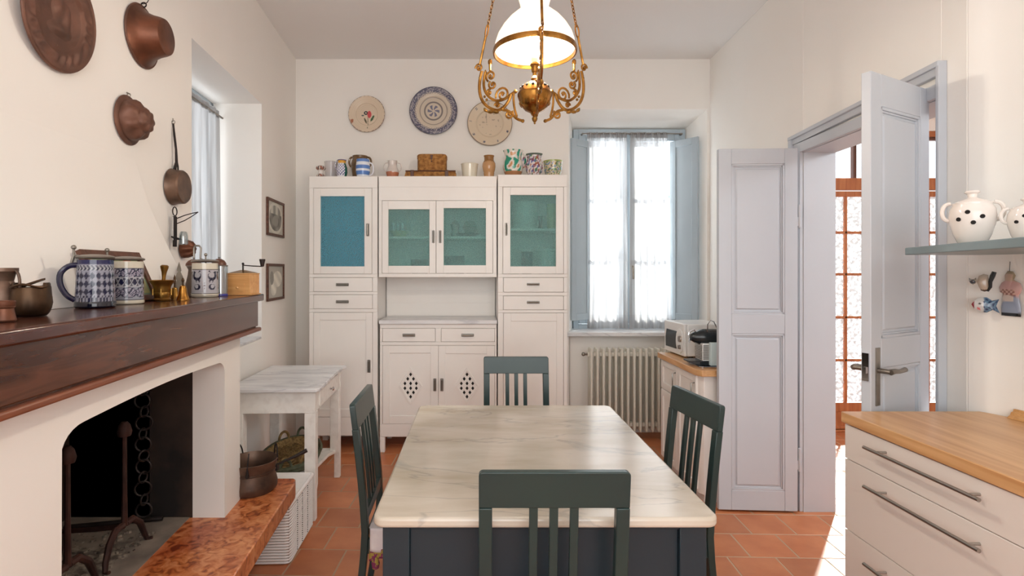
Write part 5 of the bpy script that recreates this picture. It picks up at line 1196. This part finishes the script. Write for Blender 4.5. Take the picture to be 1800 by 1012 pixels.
t = thing('rattan_box', 'round-cornered honey rattan box with dark clasp on the wicker case', 'basket', on_top(760, 4.57, TZ+0.0585))
g = G(); g.prism(rrect(-0.118, 0.118, -0.07, 0.07, 0.04, 6), 0.001, 0.100); part('body', g, 'wicker', t)
g = G()
for k in range(12): g.tube([(x, y, 0.005+k*0.0087) for x, y in rrect(-0.118, 0.118, -0.07, 0.07, 0.04, 5)], 0.0046, 6, closed=True)
part('coiled_side', g, 'wicker', t, kind='stuff')
g = G(); g.prism(rrect(-0.121, 0.121, -0.073, 0.073, 0.042, 6), 0.101, 0.138); part('lid', g, 'wicker', t, bevel=0.008)
g = G()
for k in range(3): g.tube([(x, y, 0.106+k*0.0095) for x, y in rrect(-0.121, 0.121, -0.073, 0.073, 0.042, 5)], 0.0046, 6, closed=True)
part('coiled_lid_side', g, 'wicker', t, kind='stuff')
g = G(); g.prism([(-0.012, 0.128), (0.012, 0.128), (0.004, 0.085), (-0.004, 0.085)], -0.082, -0.076, 'xz'); g.ball((0, -0.08, 0.074), 0.0065, 10); part('clasp', g, 'frame_wood', t)
cr = mat('cream_glaze', 'e0d8c4', 0.15, coat=0.4)
vpot('cream_beaker', 'plain cream ceramic beaker right of the wicker case', 'beaker', 825.5, 4.55, [(0.001, 0), (0.056, 0), (0.059, 0.006), (0.072, 0.115), (0.074, 0.119), (0.069, 0.119), (0.055, 0.02), (0.001, 0.012)], None, mt=cr)
vpot('brown_vase', 'narrow tan clay vase with glazed brown neck', 'vase', 859.5, 4.55, [(0.001, 0), (0.040, 0), (0.044, 0.035), (0.046, 0.040), (0.044, 0.046), (0.052, 0.075), (0.056, 0.10), (0.054, 0.125), (0.040, 0.152), (0.040, 0.175), (0.045, 0.190), (0.040, 0.190), (0.035, 0.15), (0.001, 0.02)],
     lambda a, v, r: (0.58, 0.40, 0.20) if v > 0.72+0.02*math.sin(3*a) else (0.74, 0.56, 0.38), seg=56)
def c_maj(a, v, r):
    n_ = noise.noise(Vector((math.cos(a)*2.2, math.sin(a)*2.2, v*4.2)))
    if v < 0.17: return (0.66, 0.46, 0.30)
    if n_ > 0.10: return (0.14, 0.58, 0.48)
    if n_ < -0.34: return (0.80, 0.58, 0.40)
    return (0.90, 0.88, 0.84)
tt = vpot('green_splashed_jug', 'tall white jug with splashed green leaves, right of the third plate', 'jug', 902, 4.55, [(0.001, 0), (0.062, 0), (0.078, 0.04), (0.086, 0.08), (0.082, 0.12), (0.068, 0.155), (0.072, 0.20), (0.078, 0.218), (0.073, 0.218), (0.06, 0.15), (0.06, 0.04), (0.001, 0.02)], c_maj, handles=((0.15, 0.07, 0.075, 0.195, 0.035),), z=TZR, hr=0.008, rimwave=0.5)
def c_flor(a, v, r):
    if v > 0.92: return (0.35, 0.40, 0.36)
    n_ = noise.noise(Vector((math.cos(a)*3.4, math.sin(a)*3.4, v*5.0+4)))
    m_ = noise.noise(Vector((math.cos(a)*5+7, math.sin(a)*5, v*7)))
    if n_ > 0.22: return (0.50, 0.30, 0.36)
    if m_ > 0.30: return (0.36, 0.42, 0.66)
    if m_ < -0.32: return (0.66, 0.40, 0.26)
    if n_ < -0.34: return (0.36, 0.50, 0.36)
    return (0.88, 0.84, 0.83)
vpot('floral_jug', 'rounded floral jug in mauve and blue with looped handle', 'jug', 939, 4.52, [(0.001, 0), (0.045, 0), (0.066, 0.035), (0.076, 0.075), (0.070, 0.115), (0.056, 0.145), (0.060, 0.170), (0.066, 0.182), (0.061, 0.182), (0.05, 0.14), (0.05, 0.04), (0.001, 0.02)], c_flor, handles=((PI+0.2, 0.062, 0.07, 0.165, 0.035),), z=TZR, hr=0.0065, rimwave=0.4)
def c_bowl(a, v, r):
    if v > 0.93: return (0.66, 0.70, 0.42)
    n_ = noise.noise(Vector((math.cos(a)*5, math.sin(a)*5, v*6+9))); m_ = noise.noise(Vector((math.cos(a)*9, math.sin(a)*9, v*11+2)))
    if m_ > 0.36: return (0.40, 0.26, 0.22)
    if n_ > 0.22: return (0.42, 0.60, 0.44)
    if n_ < -0.26: return (0.48, 0.60, 0.72)
    if n_ < -0.16: return (0.80, 0.72, 0.34)
    return (0.86, 0.80, 0.70)
vpot('flowered_bowl', 'flowered cream bowl at the right end of the dresser top', 'bowl', 972, 4.60, [(0.001, 0), (0.055, 0), (0.062, 0.012), (0.074, 0.06), (0.077, 0.105), (0.084, 0.140), (0.080, 0.141), (0.07, 0.09), (0.05, 0.02), (0.001, 0.015)], c_bowl, z=TZR)
# ---------------------------------------------------------------- three plates on the back wall
def plate(name, label, px, py, rx, prof_k, colf):
    Y = YB-0.004; x, _, z = at(px, py, 4.855); R = rx*4.855/F
    t = thing(name, label, 'plate', (x, Y, z), group='decorated plates on the back wall')
    g = G(); n = 46; seg = 120; rings = []
    prof = [(R*0.45, 0.0), (R*0.62, -0.004), (R*0.985, -0.022), (R, -0.026), (R*0.985, -0.029)]
    prof += [(R*(0.985-0.36*i/12), -0.029+0.010*i/12) for i in range(1, 13)] + [(R*(0.62-0.05*i/3), -0.019+0.010*i/3) for i in range(1, 4)] + [(R*(0.56*(1-i/26)), -0.009) for i in range(1, 26)] + [(0.0005, -0.009)]
    for r, y in prof: rings.append([(r*math.cos(2*PI*i/seg), y, r*math.sin(2*PI*i/seg)) for i in range(seg)])
    g.loft(rings); part('dish', g, 'glazed', t, col=lambda x, y, z_: colf(x/R, z_/R, math.hypot(x, z_)/R, math.atan2(z_, x)), angle=60)
    g = G(); g.tube([(0.0, -0.0, R*0.93), (0, 0.003, R*1.0)], 0.002, 6); part('hanger', g, 'steel', t)
    return t
def p_flower(x, z, r, a):
    if r > 0.985: return (0.45, 0.33, 0.28)
    if abs(x+0.80) < 0.07 and abs(z+0.38) < 0.10: return (0.66, 0.42, 0.32)
    if ((x-0.13)/0.11)**2+((z-0.0)/0.20)**2 < 1: return (0.80, 0.30, 0.32)
    if abs(math.hypot(x+0.06, z-0.08)-0.075) < 0.035: return (0.20, 0.24, 0.25)
    if ((x-0.28-0.5*(z+0.25))/0.07)**2+((z+0.22)/0.17)**2 < 1: return (0.27, 0.38, 0.26)
    if ((x+0.10+0.4*(z+0.3))/0.05)**2+((z+0.35)/0.16)**2 < 1: return (0.36, 0.34, 0.26)
    if abs(x-0.05) < 0.014 and -0.8 < z < -0.15: return (0.36, 0.38, 0.28)
    if ((x+0.23)/0.08)**2+((z+0.06)/0.04)**2 < 1: return (0.38, 0.42, 0.40)
    b = 0.012*math.sin(60*r); return (0.86+b, 0.79+b, 0.70+b)
def p_blue(x, z, r, a):
    cream = (0.82, 0.77, 0.70); blue = (0.36, 0.36, 0.44)
    if r > 0.975: return (0.30, 0.30, 0.36)
    if r > 0.80:
        s_ = math.sin(26*a+20*r)*math.sin(40*r+13*math.sin(13*a)); return blue if s_ > -0.12 else (0.66, 0.64, 0.66)
    if r > 0.72: return blue if (math.sin(44*a) > 0.15) == (r < 0.76) else cream
    for q in (0.57, 0.385, 0.355):
        if abs(r-q) < 0.012: return (0.50, 0.47, 0.46)
    if r < 0.25 and r > 0.05 and math.sin(6*a+9*r) > 0.0: return (0.46, 0.46, 0.54)
    return cream
def p_pale(x, z, r, a):
    if r > 0.975: return (0.50, 0.42, 0.34)
    k = (a/(2*PI)*9+0.15) % 1
    if 0.83 < r < 0.92 and abs(k-0.5) < 0.065 and not (abs(r-0.875) < 0.01): return (0.34, 0.35, 0.42)
    if abs(r-0.76) < 0.010: return (0.60, 0.53, 0.44)
    if abs(x+0.14+0.05*z) < 0.008 and -0.05 < z < 0.45: return (0.55, 0.5, 0.44)
    if r < 0.5 and noise.noise(Vector((x*9, z*9, 1))) > 0.42: return (0.70, 0.64, 0.56)
    return (0.85, 0.78, 0.68)
plate('flower_plate', 'small cream wall plate painted with a red flower', 645, 201, 32, 0, p_flower)
plate('blue_rim_plate', 'wall plate with a broad blue-grey patterned rim and central rosette', 762, 195, 42, 0, p_blue)
plate('pale_plate', 'plain pale wall plate with small dark marks round the rim, beside the lamp', 861, 217, 39.5, 0, p_pale)

# ---------------------------------------------------------------- things behind the cabinet glass
def shelf_thing(name, label, cat, px, pybase, Y, prof, m, seg=28, group=None):
    g = G(); g.lathe(prof, seg); x = (px-CX)*Y/F
    return single(name, g, m, label, cat, (x, Y, pybase), group=group)
zs_c = HZ_(417)+0.0095; zb_c = HZ_(487)+0.0185; zs_r = HZ_(403)+0.0095; zb_r = HZ_(484)+0.0215-0.002
bowl = lambda r, h: [(0.001, 0), (r*0.5, 0), (r*0.55, 0.006), (r*0.85, h*0.5), (r, h), (r*0.95, h), (r*0.5, 0.012), (0.001, 0.012)]
cup = lambda r, h: [(0.001, 0), (r*0.8, 0), (r, h*0.4), (r, h), (r*0.94, h), (r*0.9, 0.01), (0.001, 0.01)]
gm = mat('grey_green_crockery', '8a9a90', 0.3); dk = mat('dark_pan_enamel', '2c2c34', 0.3); wc = mat('white_crockery', 'e6ece8', 0.2); yl = mat('yellowed_dish', 'cdbf7a', 0.4)  # gm is one even grey-green for the round jar
random.seed(5)
for k, px in enumerate((692, 700, 708)):
    shelf_thing('drinking_glass', 'faint upright drinking glass in the row behind the left middle glass door', 'glass', px, zs_c, 4.70, cup(0.022, 0.13), 'glassware', group='glasses on the middle cabinet shelf')
shelf_thing('yellow_dish', 'yellowish dish on the shelf behind the left middle glass door', 'dish', 703, zs_c, 4.58, bowl(0.085, 0.05), yl)
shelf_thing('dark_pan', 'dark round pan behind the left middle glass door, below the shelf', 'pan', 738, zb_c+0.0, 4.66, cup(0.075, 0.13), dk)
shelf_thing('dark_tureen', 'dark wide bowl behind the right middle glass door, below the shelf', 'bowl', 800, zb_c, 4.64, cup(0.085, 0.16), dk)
shelf_thing('white_bowl', 'white bowl at the bottom behind the right middle glass door', 'bowl', 832, zb_c, 4.56, bowl(0.085, 0.07), wc)
shelf_thing('coffee_pot', 'small grey pot on the shelf behind the right middle glass door', 'pot', 800, zs_c, 4.62, [(0.001, 0), (0.04, 0), (0.03, 0.06), (0.042, 0.11), (0.02, 0.14), (0.001, 0.15)], 'pewter')
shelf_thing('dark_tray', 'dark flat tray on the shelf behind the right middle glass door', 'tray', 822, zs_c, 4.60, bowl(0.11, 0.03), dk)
shelf_thing('round_jar', 'rounded jar on the shelf behind the right middle glass door', 'jar', 826, zs_c+0.031, 4.66, [(0.001, 0), (0.04, 0), (0.065, 0.06), (0.04, 0.11), (0.001, 0.12)], gm)
shelf_thing('white_canister', 'large pale canister on the upper shelf of the right tall cabinet', 'canister', 923, zs_r, 4.68, cup(0.11, 0.24), wc)
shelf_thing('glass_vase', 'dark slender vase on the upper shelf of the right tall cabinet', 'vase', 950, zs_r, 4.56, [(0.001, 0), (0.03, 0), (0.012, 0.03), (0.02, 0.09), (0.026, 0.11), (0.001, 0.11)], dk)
shelf_thing('yellow_box', 'yellow tin at the right edge of the upper shelf', 'tin', 970, zs_r, 4.62, cup(0.045, 0.22), yl)
shelf_thing('enamel_bucket', 'tall pale bucket in the lower half of the right tall cabinet', 'bucket', 962, HZ_(486)+0.02, 4.62, [(0.001, 0), (0.07, 0), (0.088, 0.19), (0.094, 0.195), (0.094, 0.215), (0.088, 0.215), (0.085, 0.195), (0.001, 0.02)], wc)
shelf_thing('dark_jar', 'dark jar beside the bucket in the right tall cabinet', 'jar', 926, HZ_(486)+0.02, 4.62, cup(0.05, 0.19), dk)
shelf_thing('green_dish', 'green dish at the lower left in the right tall cabinet', 'dish', 904, HZ_(486)+0.02, 4.54, bowl(0.075, 0.05), mat('green_dish_glaze', '8ac0a0', 0.3))

# ---------------------------------------------------------------- on and under the right wall shelf
def jar(px, py_b, Y, s, label):
    z = 1.587; x = (px-CX)*Y/F; q = 0.76*s
    t = thing('garlic_jar', label, 'jar', (x, Y, z), -0.65)
    P = [(0.001, 0), (0.050, 0), (0.058, 0.006), (0.074, 0.035), (0.088, 0.075), (0.093, 0.105), (0.089, 0.132), (0.078, 0.148), (0.079, 0.156), (0.073, 0.156), (0.070, 0.146), (0.080, 0.10), (0.05, 0.015), (0.001, 0.012)]
    g = G(); g.lathe([(r*q, z_*s) for r, z_ in P], 56); b_ = part('body', g, 'pot', t)
    g = G(); g.lathe([(0.001, 0.156*s), (0.073*q, 0.156*s), (0.068*q, 0.161*s), (0.030*q, 0.173*s), (0.018*q, 0.179*s), (0.020*q, 0.190*s), (0.032*q, 0.197*s), (0.028*q, 0.203*s), (0.001, 0.204*s)], 40); part('lid', g, 'pot', t)
    for a in (0.0, PI):
        g = G(); handle_c(g, 0.082*q, 0.090*s, 0.158*s, 0.026*s, 0.0075*s, a); part('handle', g, 'pot', t)
    for (a, z_, r_) in ((-1.85, 0.118, 0.0915), (-1.25, 0.100, 0.0925), (-1.62, 0.078, 0.0885), (-2.25, 0.092, 0.0912)):
        g = G(); g.M = Matrix.Rotation(a, 4, 'Z') @ Matrix.Translation((r_*q-0.0012, 0, z_*s)) @ Matrix.Rotation(PI/2, 4, 'Y'); g.lathe([(0.001, 0.0), (0.0078*s, 0.0), (0.0078*s, 0.003), (0.001, 0.0015)], 16); part('hole', g, 'dark', b_)  # solid dark disc, coloured like the shade inside a hole
jar(1709, 425, 1.81, 0.87, 'larger white lidded jar with round holes on the blue-grey shelf')
jar(1806, 410, 1.70, 0.68, 'smaller white jar with round holes at the right end of the shelf')
def wall_fig(name, label, px, py, Y, group=None):
    # hangs on the kitchen wall, facing into the room
    t = thing(name, label, 'wall ornament', group=group)
    n = Vector((-1, -0.112, 0)).normalized(); up = Vector((0, 0, 1)); al = up.cross(n)
    p = Vector((KW(Y)-0.012, Y, EYE-(py-CY)*Y/F))
    if px < 1750:      # these two hang on the rounded corner of the wall, facing more towards the table
        n = Vector((-0.62, -0.78, 0)).normalized(); al = up.cross(n); Yc = 2.075; p = Vector(((px-CX)*Yc/F, Yc, EYE-(py-CY)*Yc/F))
    m = Matrix((al, up, n)).transposed().to_4x4(); m.translation = p; t.matrix_world = m
    return t
def solid(poly, t0, t1, S_=1.0): g = G(); g.prism([(x*S_, y*S_) for x, y in poly], t0, t1); return g
def ell(cx, cy, rx, ry, n=24): return [(cx+rx*math.cos(2*PI*i/n), cy+ry*math.sin(2*PI*i/n)) for i in range(n)]
def YK(px):   # where a pixel column meets the kitchen wall
    return (2.007+0.112*2.126)/((px-CX)/F+0.112)
t = wall_fig('fish_ornament', 'small blue and white ceramic fish with red mouth, under the shelf', 1731, 537, YK(1731))
def c_fish(x, y, z):
    if x < -0.030: return (0.55, 0.16, 0.20)
    if x < -0.004: return (0.12, 0.12, 0.14) if math.hypot(x+0.014, y-0.008) < 0.004 else (0.80, 0.40, 0.42) if math.hypot(x+0.018, y+0.012) < 0.005 else (0.80, 0.80, 0.80)
    return (0.20, 0.26, 0.40) if math.sin(x*330)*math.sin(y*330) > 0.15 else (0.40, 0.52, 0.62)
g = G()
body = [(-0.038, 0.004), (-0.030, 0.018), (-0.012, 0.032), (0.006, 0.032), (0.020, 0.020), (0.040, 0.026), (0.032, 0.0), (0.042, -0.028), (0.022, -0.016), (0.006, -0.026), (-0.014, -0.026), (-0.030, -0.014)]
def sub(poly, n): return [tuple(poly[i][a]+(poly[(i+1) % len(poly)][a]-poly[i][a])*k/n for a in (0, 1)) for i in range(len(poly)) for k in range(n)]
def puff(poly, cx, cy, h, n=16):
    P = sub(poly, 3); g = G(); rings = [[(x, y, -0.002) for x, y in P]]
    for i in range(n+1):
        k = 1-i/n*0.98; rings.append([(cx+(x-cx)*k, cy+(y-cy)*k, h*(1-k**3)) for x, y in P])
    g.loft(rings); return g
part('body', puff(body, -0.002, 0.003, 0.010), 'glazed', t, col=c_fish, angle=60)
t = wall_fig('cat_ornament', 'small cream siamese cat figure with dark raised tail, above the fish', 1728, 495, YK(1728))
catb = [(-0.018, 0.000), (-0.012, 0.022), (0.002, 0.030), (0.014, 0.026), (0.018, 0.0), (0.016, -0.034), (0.004, -0.038), (-0.006, -0.034), (-0.012, -0.020)]
part('body', puff(catb, 0.001, -0.004, 0.010), 'glazed', t, col=lambda x, y, z: (0.30, 0.25, 0.24) if y < -0.030 else (0.76, 0.70, 0.64), angle=60)
hd = [(-0.040, 0.014), (-0.034, 0.010), (-0.026, 0.010), (-0.020, 0.016), (-0.018, 0.004), (-0.020, -0.006), (-0.028, -0.012), (-0.036, -0.006), (-0.040, 0.002)]
g = puff(hd, -0.029, 0.001, 0.014); part('head', g, 'glazed', t, col=lambda x, y, z: (0.24, 0.24, 0.27) if math.hypot(x+0.030, y+0.001) < 0.008 or y > 0.009 else (0.70, 0.66, 0.60), angle=60)
g = G(); g.tube([(0.012, -0.036, 0.004), (0.020, -0.02, 0.006), (0.020, 0.0, 0.006), (0.026, 0.022, 0.006), (0.031, 0.038, 0.006)], [0.004, 0.005, 0.006, 0.008, 0.007], 8); part('tail', g, 'black', t, label='dark grey raised tail')
t = wall_fig('cook_ornament', 'flat painted baker figure holding a tray, hanging by a cord under the shelf', 1781, 518, YK(1781))
def c_cook(x, y, z):
    if y > 0.052: return (0.78, 0.66, 0.58) if y < 0.078 and x < 0.012 else (0.62, 0.56, 0.46)
    if y < -0.066: return (0.12, 0.12, 0.13)
    if abs(x+0.004) < 0.022 and -0.025 < y < 0.0: return (0.84, 0.78, 0.74)
    if -0.004 < y < 0.020 and abs(x+0.004) < 0.026: return (0.80, 0.66, 0.60) if math.sin(x*420)*math.sin(y*420) > 0 else (0.55, 0.36, 0.32)
    if y > -0.006: return (0.80, 0.64, 0.62)
    return (0.56, 0.60, 0.68)
cook = [(-0.014, 0.056), (-0.018, 0.075), (-0.008, 0.090), (0.010, 0.088), (0.018, 0.072), (0.012, 0.056), (0.034, 0.044), (0.040, 0.024), (0.034, 0.006), (0.028, 0.0), (0.036, -0.050), (0.036, -0.080), (-0.030, -0.080), (-0.032, -0.050), (-0.026, 0.004), (-0.036, 0.010), (-0.038, 0.028), (-0.030, 0.044)]
part('figure', puff(cook, 0, 0.0, 0.009, 22), 'glazed', t, col=c_cook, angle=60)
g = G(); g.tube([(0, 0.088, 0.002), (0.001, 0.125, 0.001)], 0.001, 5); part('cord', g, 'iron', t)

# ---------------------------------------------------------------- brass hanging lamp
LX, LY = 0.236, 2.20
t = thing('hanging_lamp', 'ornate antique brass hanging lamp with lit white glass shade', 'lamp', (LX, LY, 2.06))
zo = -2.06
g = G(); Rr = 0.163
prof = [(0.160, 2.392), (0.163, 2.40), (0.160, 2.425), (0.150, 2.455), (0.130, 2.488), (0.105, 2.518), (0.080, 2.54), (0.062, 2.555), (0.056, 2.566), (0.060, 2.585), (0.068, 2.61), (0.072, 2.635), (0.066, 2.665), (0.055, 2.69), (0.050, 2.70)]
out = [(r, z+zo) for r, z in prof]; inn = [(r-0.003, z+zo) for r, z in reversed(prof)]
rings = [[(r*math.cos(2*PI*i/64), r*math.sin(2*PI*i/64), z) for i in range(64)] for r, z in out+inn]; rings.append(rings[0])
g.loft(rings, cap=False); part('glass_shade', g, 'shade', t, label='lit white opal glass shade', angle=80)
g = G(); rings = [[(r*math.cos(2*PI*i/64), r*math.sin(2*PI*i/64), z+zo) for i in range(64)] for r, z in ((0.164, 2.378), (0.169, 2.378), (0.171, 2.388), (0.168, 2.400), (0.164, 2.400))]; rings.append(rings[0]); g.loft(rings, cap=False); part('shade_ring', g, 'brass', t)
g = G(); bz_ = 2.205+zo
g.lathe([(0.001, bz_-0.085), (0.012, bz_-0.078), (0.018, bz_-0.066), (0.040, bz_-0.055), (0.060, bz_-0.032), (0.067, bz_-0.006), (0.070, bz_+0.002), (0.070, bz_+0.010), (0.066, bz_+0.016), (0.060, bz_+0.032), (0.042, bz_+0.050), (0.020, bz_+0.058), (0.012, bz_+0.064), (0.016, bz_+0.072), (0.008, bz_+0.084), (0.009, bz_+0.098), (0.001, bz_+0.098)], 40)
bowl_ = part('oil_font', g, 'brass', t)
for k in range(14):
    a = 2*PI*k/14
    for (rr, zz2, s) in ((0.0585, bz_+0.034, 0.006), (0.060, bz_-0.030, 0.008)):
        g = G(); g.M = Matrix.Rotation(a, 4, 'Z') @ Matrix.Translation((rr-0.003, 0, zz2)) @ Matrix.Rotation(PI/2+(-0.6 if zz2 > bz_ else 0.5), 4, 'Y'); g.lathe([(0.001, 0.002), (s, 0.002), (s, 0.0045), (s*.4, 0.006), (0.001, 0.006)], 10); part('piercing', g, 'dark' if zz2 > bz_ else 'brass_old', bowl_)
g = G(); g.lathe([(0.001, -0.085+bz_-0.028), (0.004, -0.085+bz_-0.026), (0.004, bz_-0.105), (0.010, bz_-0.098), (0.012, bz_-0.088), (0.006, bz_-0.080), (0.001, bz_-0.080)], 14); part('bottom_finial', g, 'brass_old', t)
g = G(); g.lathe([(0.009, bz_+0.096), (0.013, bz_+0.102), (0.014, bz_+0.120), (0.020, bz_+0.128), (0.018, bz_+0.134), (0.015, bz_+0.136), (0.001, bz_+0.136)], 20); part('burner', g, 'brass', t)
g = G(); g.lathe([(0.001, bz_+0.137), (0.0145, bz_+0.138), (0.0150, bz_+0.165), (0.001, bz_+0.166)], 20); part('lamp_holder', g, mat('cream_candle_sleeve', 'f3e4bf', 0.4), t)
g = G(); g.lathe([(0.001, bz_+0.166), (0.012, bz_+0.168), (0.026, bz_+0.20), (0.030, bz_+0.225), (0.022, bz_+0.248), (0.001, bz_+0.256)], 24); part('bulb', g, 'bulb', t)
def spiral(cx, cz, r0, turns, a0, dirn=1, n=20):
    return [(cx+r0*(1-0.82*i/n)*math.cos(a0+dirn*turns*2*PI*i/n), cz+r0*(1-0.82*i/n)*math.sin(a0+dirn*turns*2*PI*i/n)) for i in range(n+1)]
def P2(x, y): return (0.000667*(520-x), 2.655-y*0.000578+zo)     # lamp arm drawn in its own plane (radius, height)
def smooth(pts, it=3):
    Q = []
    for i in range(len(pts)-1):
        for k in range(4): Q.append(tuple(pts[i][a]+(pts[i+1][a]-pts[i][a])*k/4 for a in (0, 1)))
    Q.append(pts[-1])
    for _ in range(it): Q = [Q[0]]+[tuple((Q[i-1][a]+Q[i][a]+Q[i+1][a])/3 for a in (0, 1)) for i in range(1, len(Q)-1)]+[Q[-1]]
    return Q
curves = [([P2(*p) for p in ((150, 520), (132, 590), (130, 670), (150, 745), (195, 800), (255, 835), (300, 830), (345, 780), (360, 730))], 0.0048),
          ([P2(*p) for p in ((175, 530), (162, 600), (165, 660), (195, 720), (255, 768), (320, 760), (355, 735), (392, 718))], 0.0042),
          ([P2(*p) for p in ((300, 835), (345, 850), (370, 880), (400, 920), (440, 938))], 0.0042),
          ([P2(*p) for p in ((378, 720), (376, 790), (385, 850), (400, 900))], 0.0034)]
spir = [((300, 725), 0.034, 1.5, -0.3, 1), ((215, 572), 0.024, 1.4, -1.0, 1), ((228, 638), 0.020, 1.3, 1.0, -1), ((128, 492), 0.018, 1.3, 0.0, 1), ((345, 875), 0.020, 1.3, 2.5, 1), ((262, 795), 0.013, 1.1, 0.0, 1), ((205, 690), 0.014, 1.1, 2.0, -1)]
def arm(ang):
    Rm = Matrix.Rotation(ang, 4, 'Z')
    g = G(); g.M = Rm
    for pts, r in curves: g.tube([(x, 0, z) for x, z in smooth(pts)], r, 6, sy=1.5)
    a_ = part('scroll_arm', g, 'brass', t)
    for (c, r, tn, a0, d) in spir:
        g = G(); g.M = Rm; cx, cz = P2(*c); g.tube([(x, 0, z) for x, z in spiral(cx, cz, r, tn, a0, d)], 0.0032, 6, sy=1.5); g.ball((cx, 0, cz), 0.0055, 8); part('scroll', g, 'brass', a_)
    for p, s in (((390, 718), 0.009), ((135, 570), 0.006), ((130, 660), 0.005), ((440, 938), 0.008), ((300, 832), 0.007), ((395, 900), 0.006), ((210, 700), 0.005), ((185, 740), 0.006), ((170, 715), 0.006)):
        g = G(); g.M = Rm; cx, cz = P2(*p); g.ball((cx, 0, cz), s, 8); part('bead', g, 'brass_old', a_)
    g = G(); g.M = Rm; cx, cz = P2(210, 485); g.lathe([(0.001, -0.03), (0.005, -0.026), (0.006, 0.0), (0.009, 0.004), (0.009, 0.016), (0.004, 0.022), (0.001, 0.022)], 12, (cx, 0, cz)); g.tube([(cx, 0, cz-0.028), (cx+0.012, 0, cz-0.04), (cx+0.024, 0, cz-0.02)], 0.003, 6); part('arm_cap', g, 'brass', a_)
    g = G(); g.M = Rm; pts = [P2(*p) for p in ((165, 800), (190, 835), (235, 838), (270, 850))]; g.tube([(x, 0, z) for x, z in smooth(pts)], [0.003+0.005*abs(math.sin(i*0.8)) for i in range(13)], 6); part('leaf_trim', g, 'brass_old', a_)
    # drop rod and chain up to the ceiling
    top = Vector((0.026, 0, 3.33+zo)); p0 = Vector((P2(135, 470)[0], 0, P2(135, 470)[1])); p1 = Vector((P2(178, 270)[0], 0, P2(178, 270)[1]))
    g = G(); g.M = Rm; g.tube([p0, p1], 0.0052, 6); part('drop_bar', g, 'brass', t)
    d = (top-p1).normalized(); g = G(); g.M = Rm @ Matrix.Translation(p1+d*0.022)
    g.M = g.M @ d.to_track_quat('Z', 'Y').to_matrix().to_4x4(); g.tube([(0.010*math.cos(q), 0, 0.026*math.sin(q)) for q in [2*PI*i/20 for i in range(20)]], 0.003, 6, closed=True); part('shackle', g, 'brass', t)
    ch = None; L = (top-p1).length-0.048; n = int(L/0.0145)
    g = G(); g.M = Rm
    for k in range(n):
        c = p1+d*(0.048+k*0.0145); m_ = Matrix.Translation(c) @ d.to_track_quat('Z', 'Y').to_matrix().to_4x4() @ Matrix.Rotation((k % 2)*PI/2, 4, 'Z')
        g.M = Rm @ m_; g.tube([(0.0048*math.cos(q), 0, 0.0095*math.sin(q)) for q in [2*PI*i/10 for i in range(10)]], 0.0019, 5, closed=True)
    part('chain', g, 'brass', t, kind='stuff')
for a in (-PI/2, PI/6, 5*PI/6): arm(a)
g = G(); g.lathe([(0.001, 3.32+zo), (0.03, 3.325+zo), (0.05, 3.36+zo), (0.055, 3.396+zo), (0.001, 3.396+zo)], 28); part('ceiling_rose', g, 'brass', t)
pl = bpy.data.lights.new('lamp_bulb_light', 'POINT'); pl.energy = 44; pl.color = (1.0, 0.90, 0.76); pl.shadow_soft_size = 0.03
po = bpy.data.objects.new('lamp_bulb_light', pl); COL.objects.link(po); po.parent = t; po.location = (0, 0, 2.345+zo)
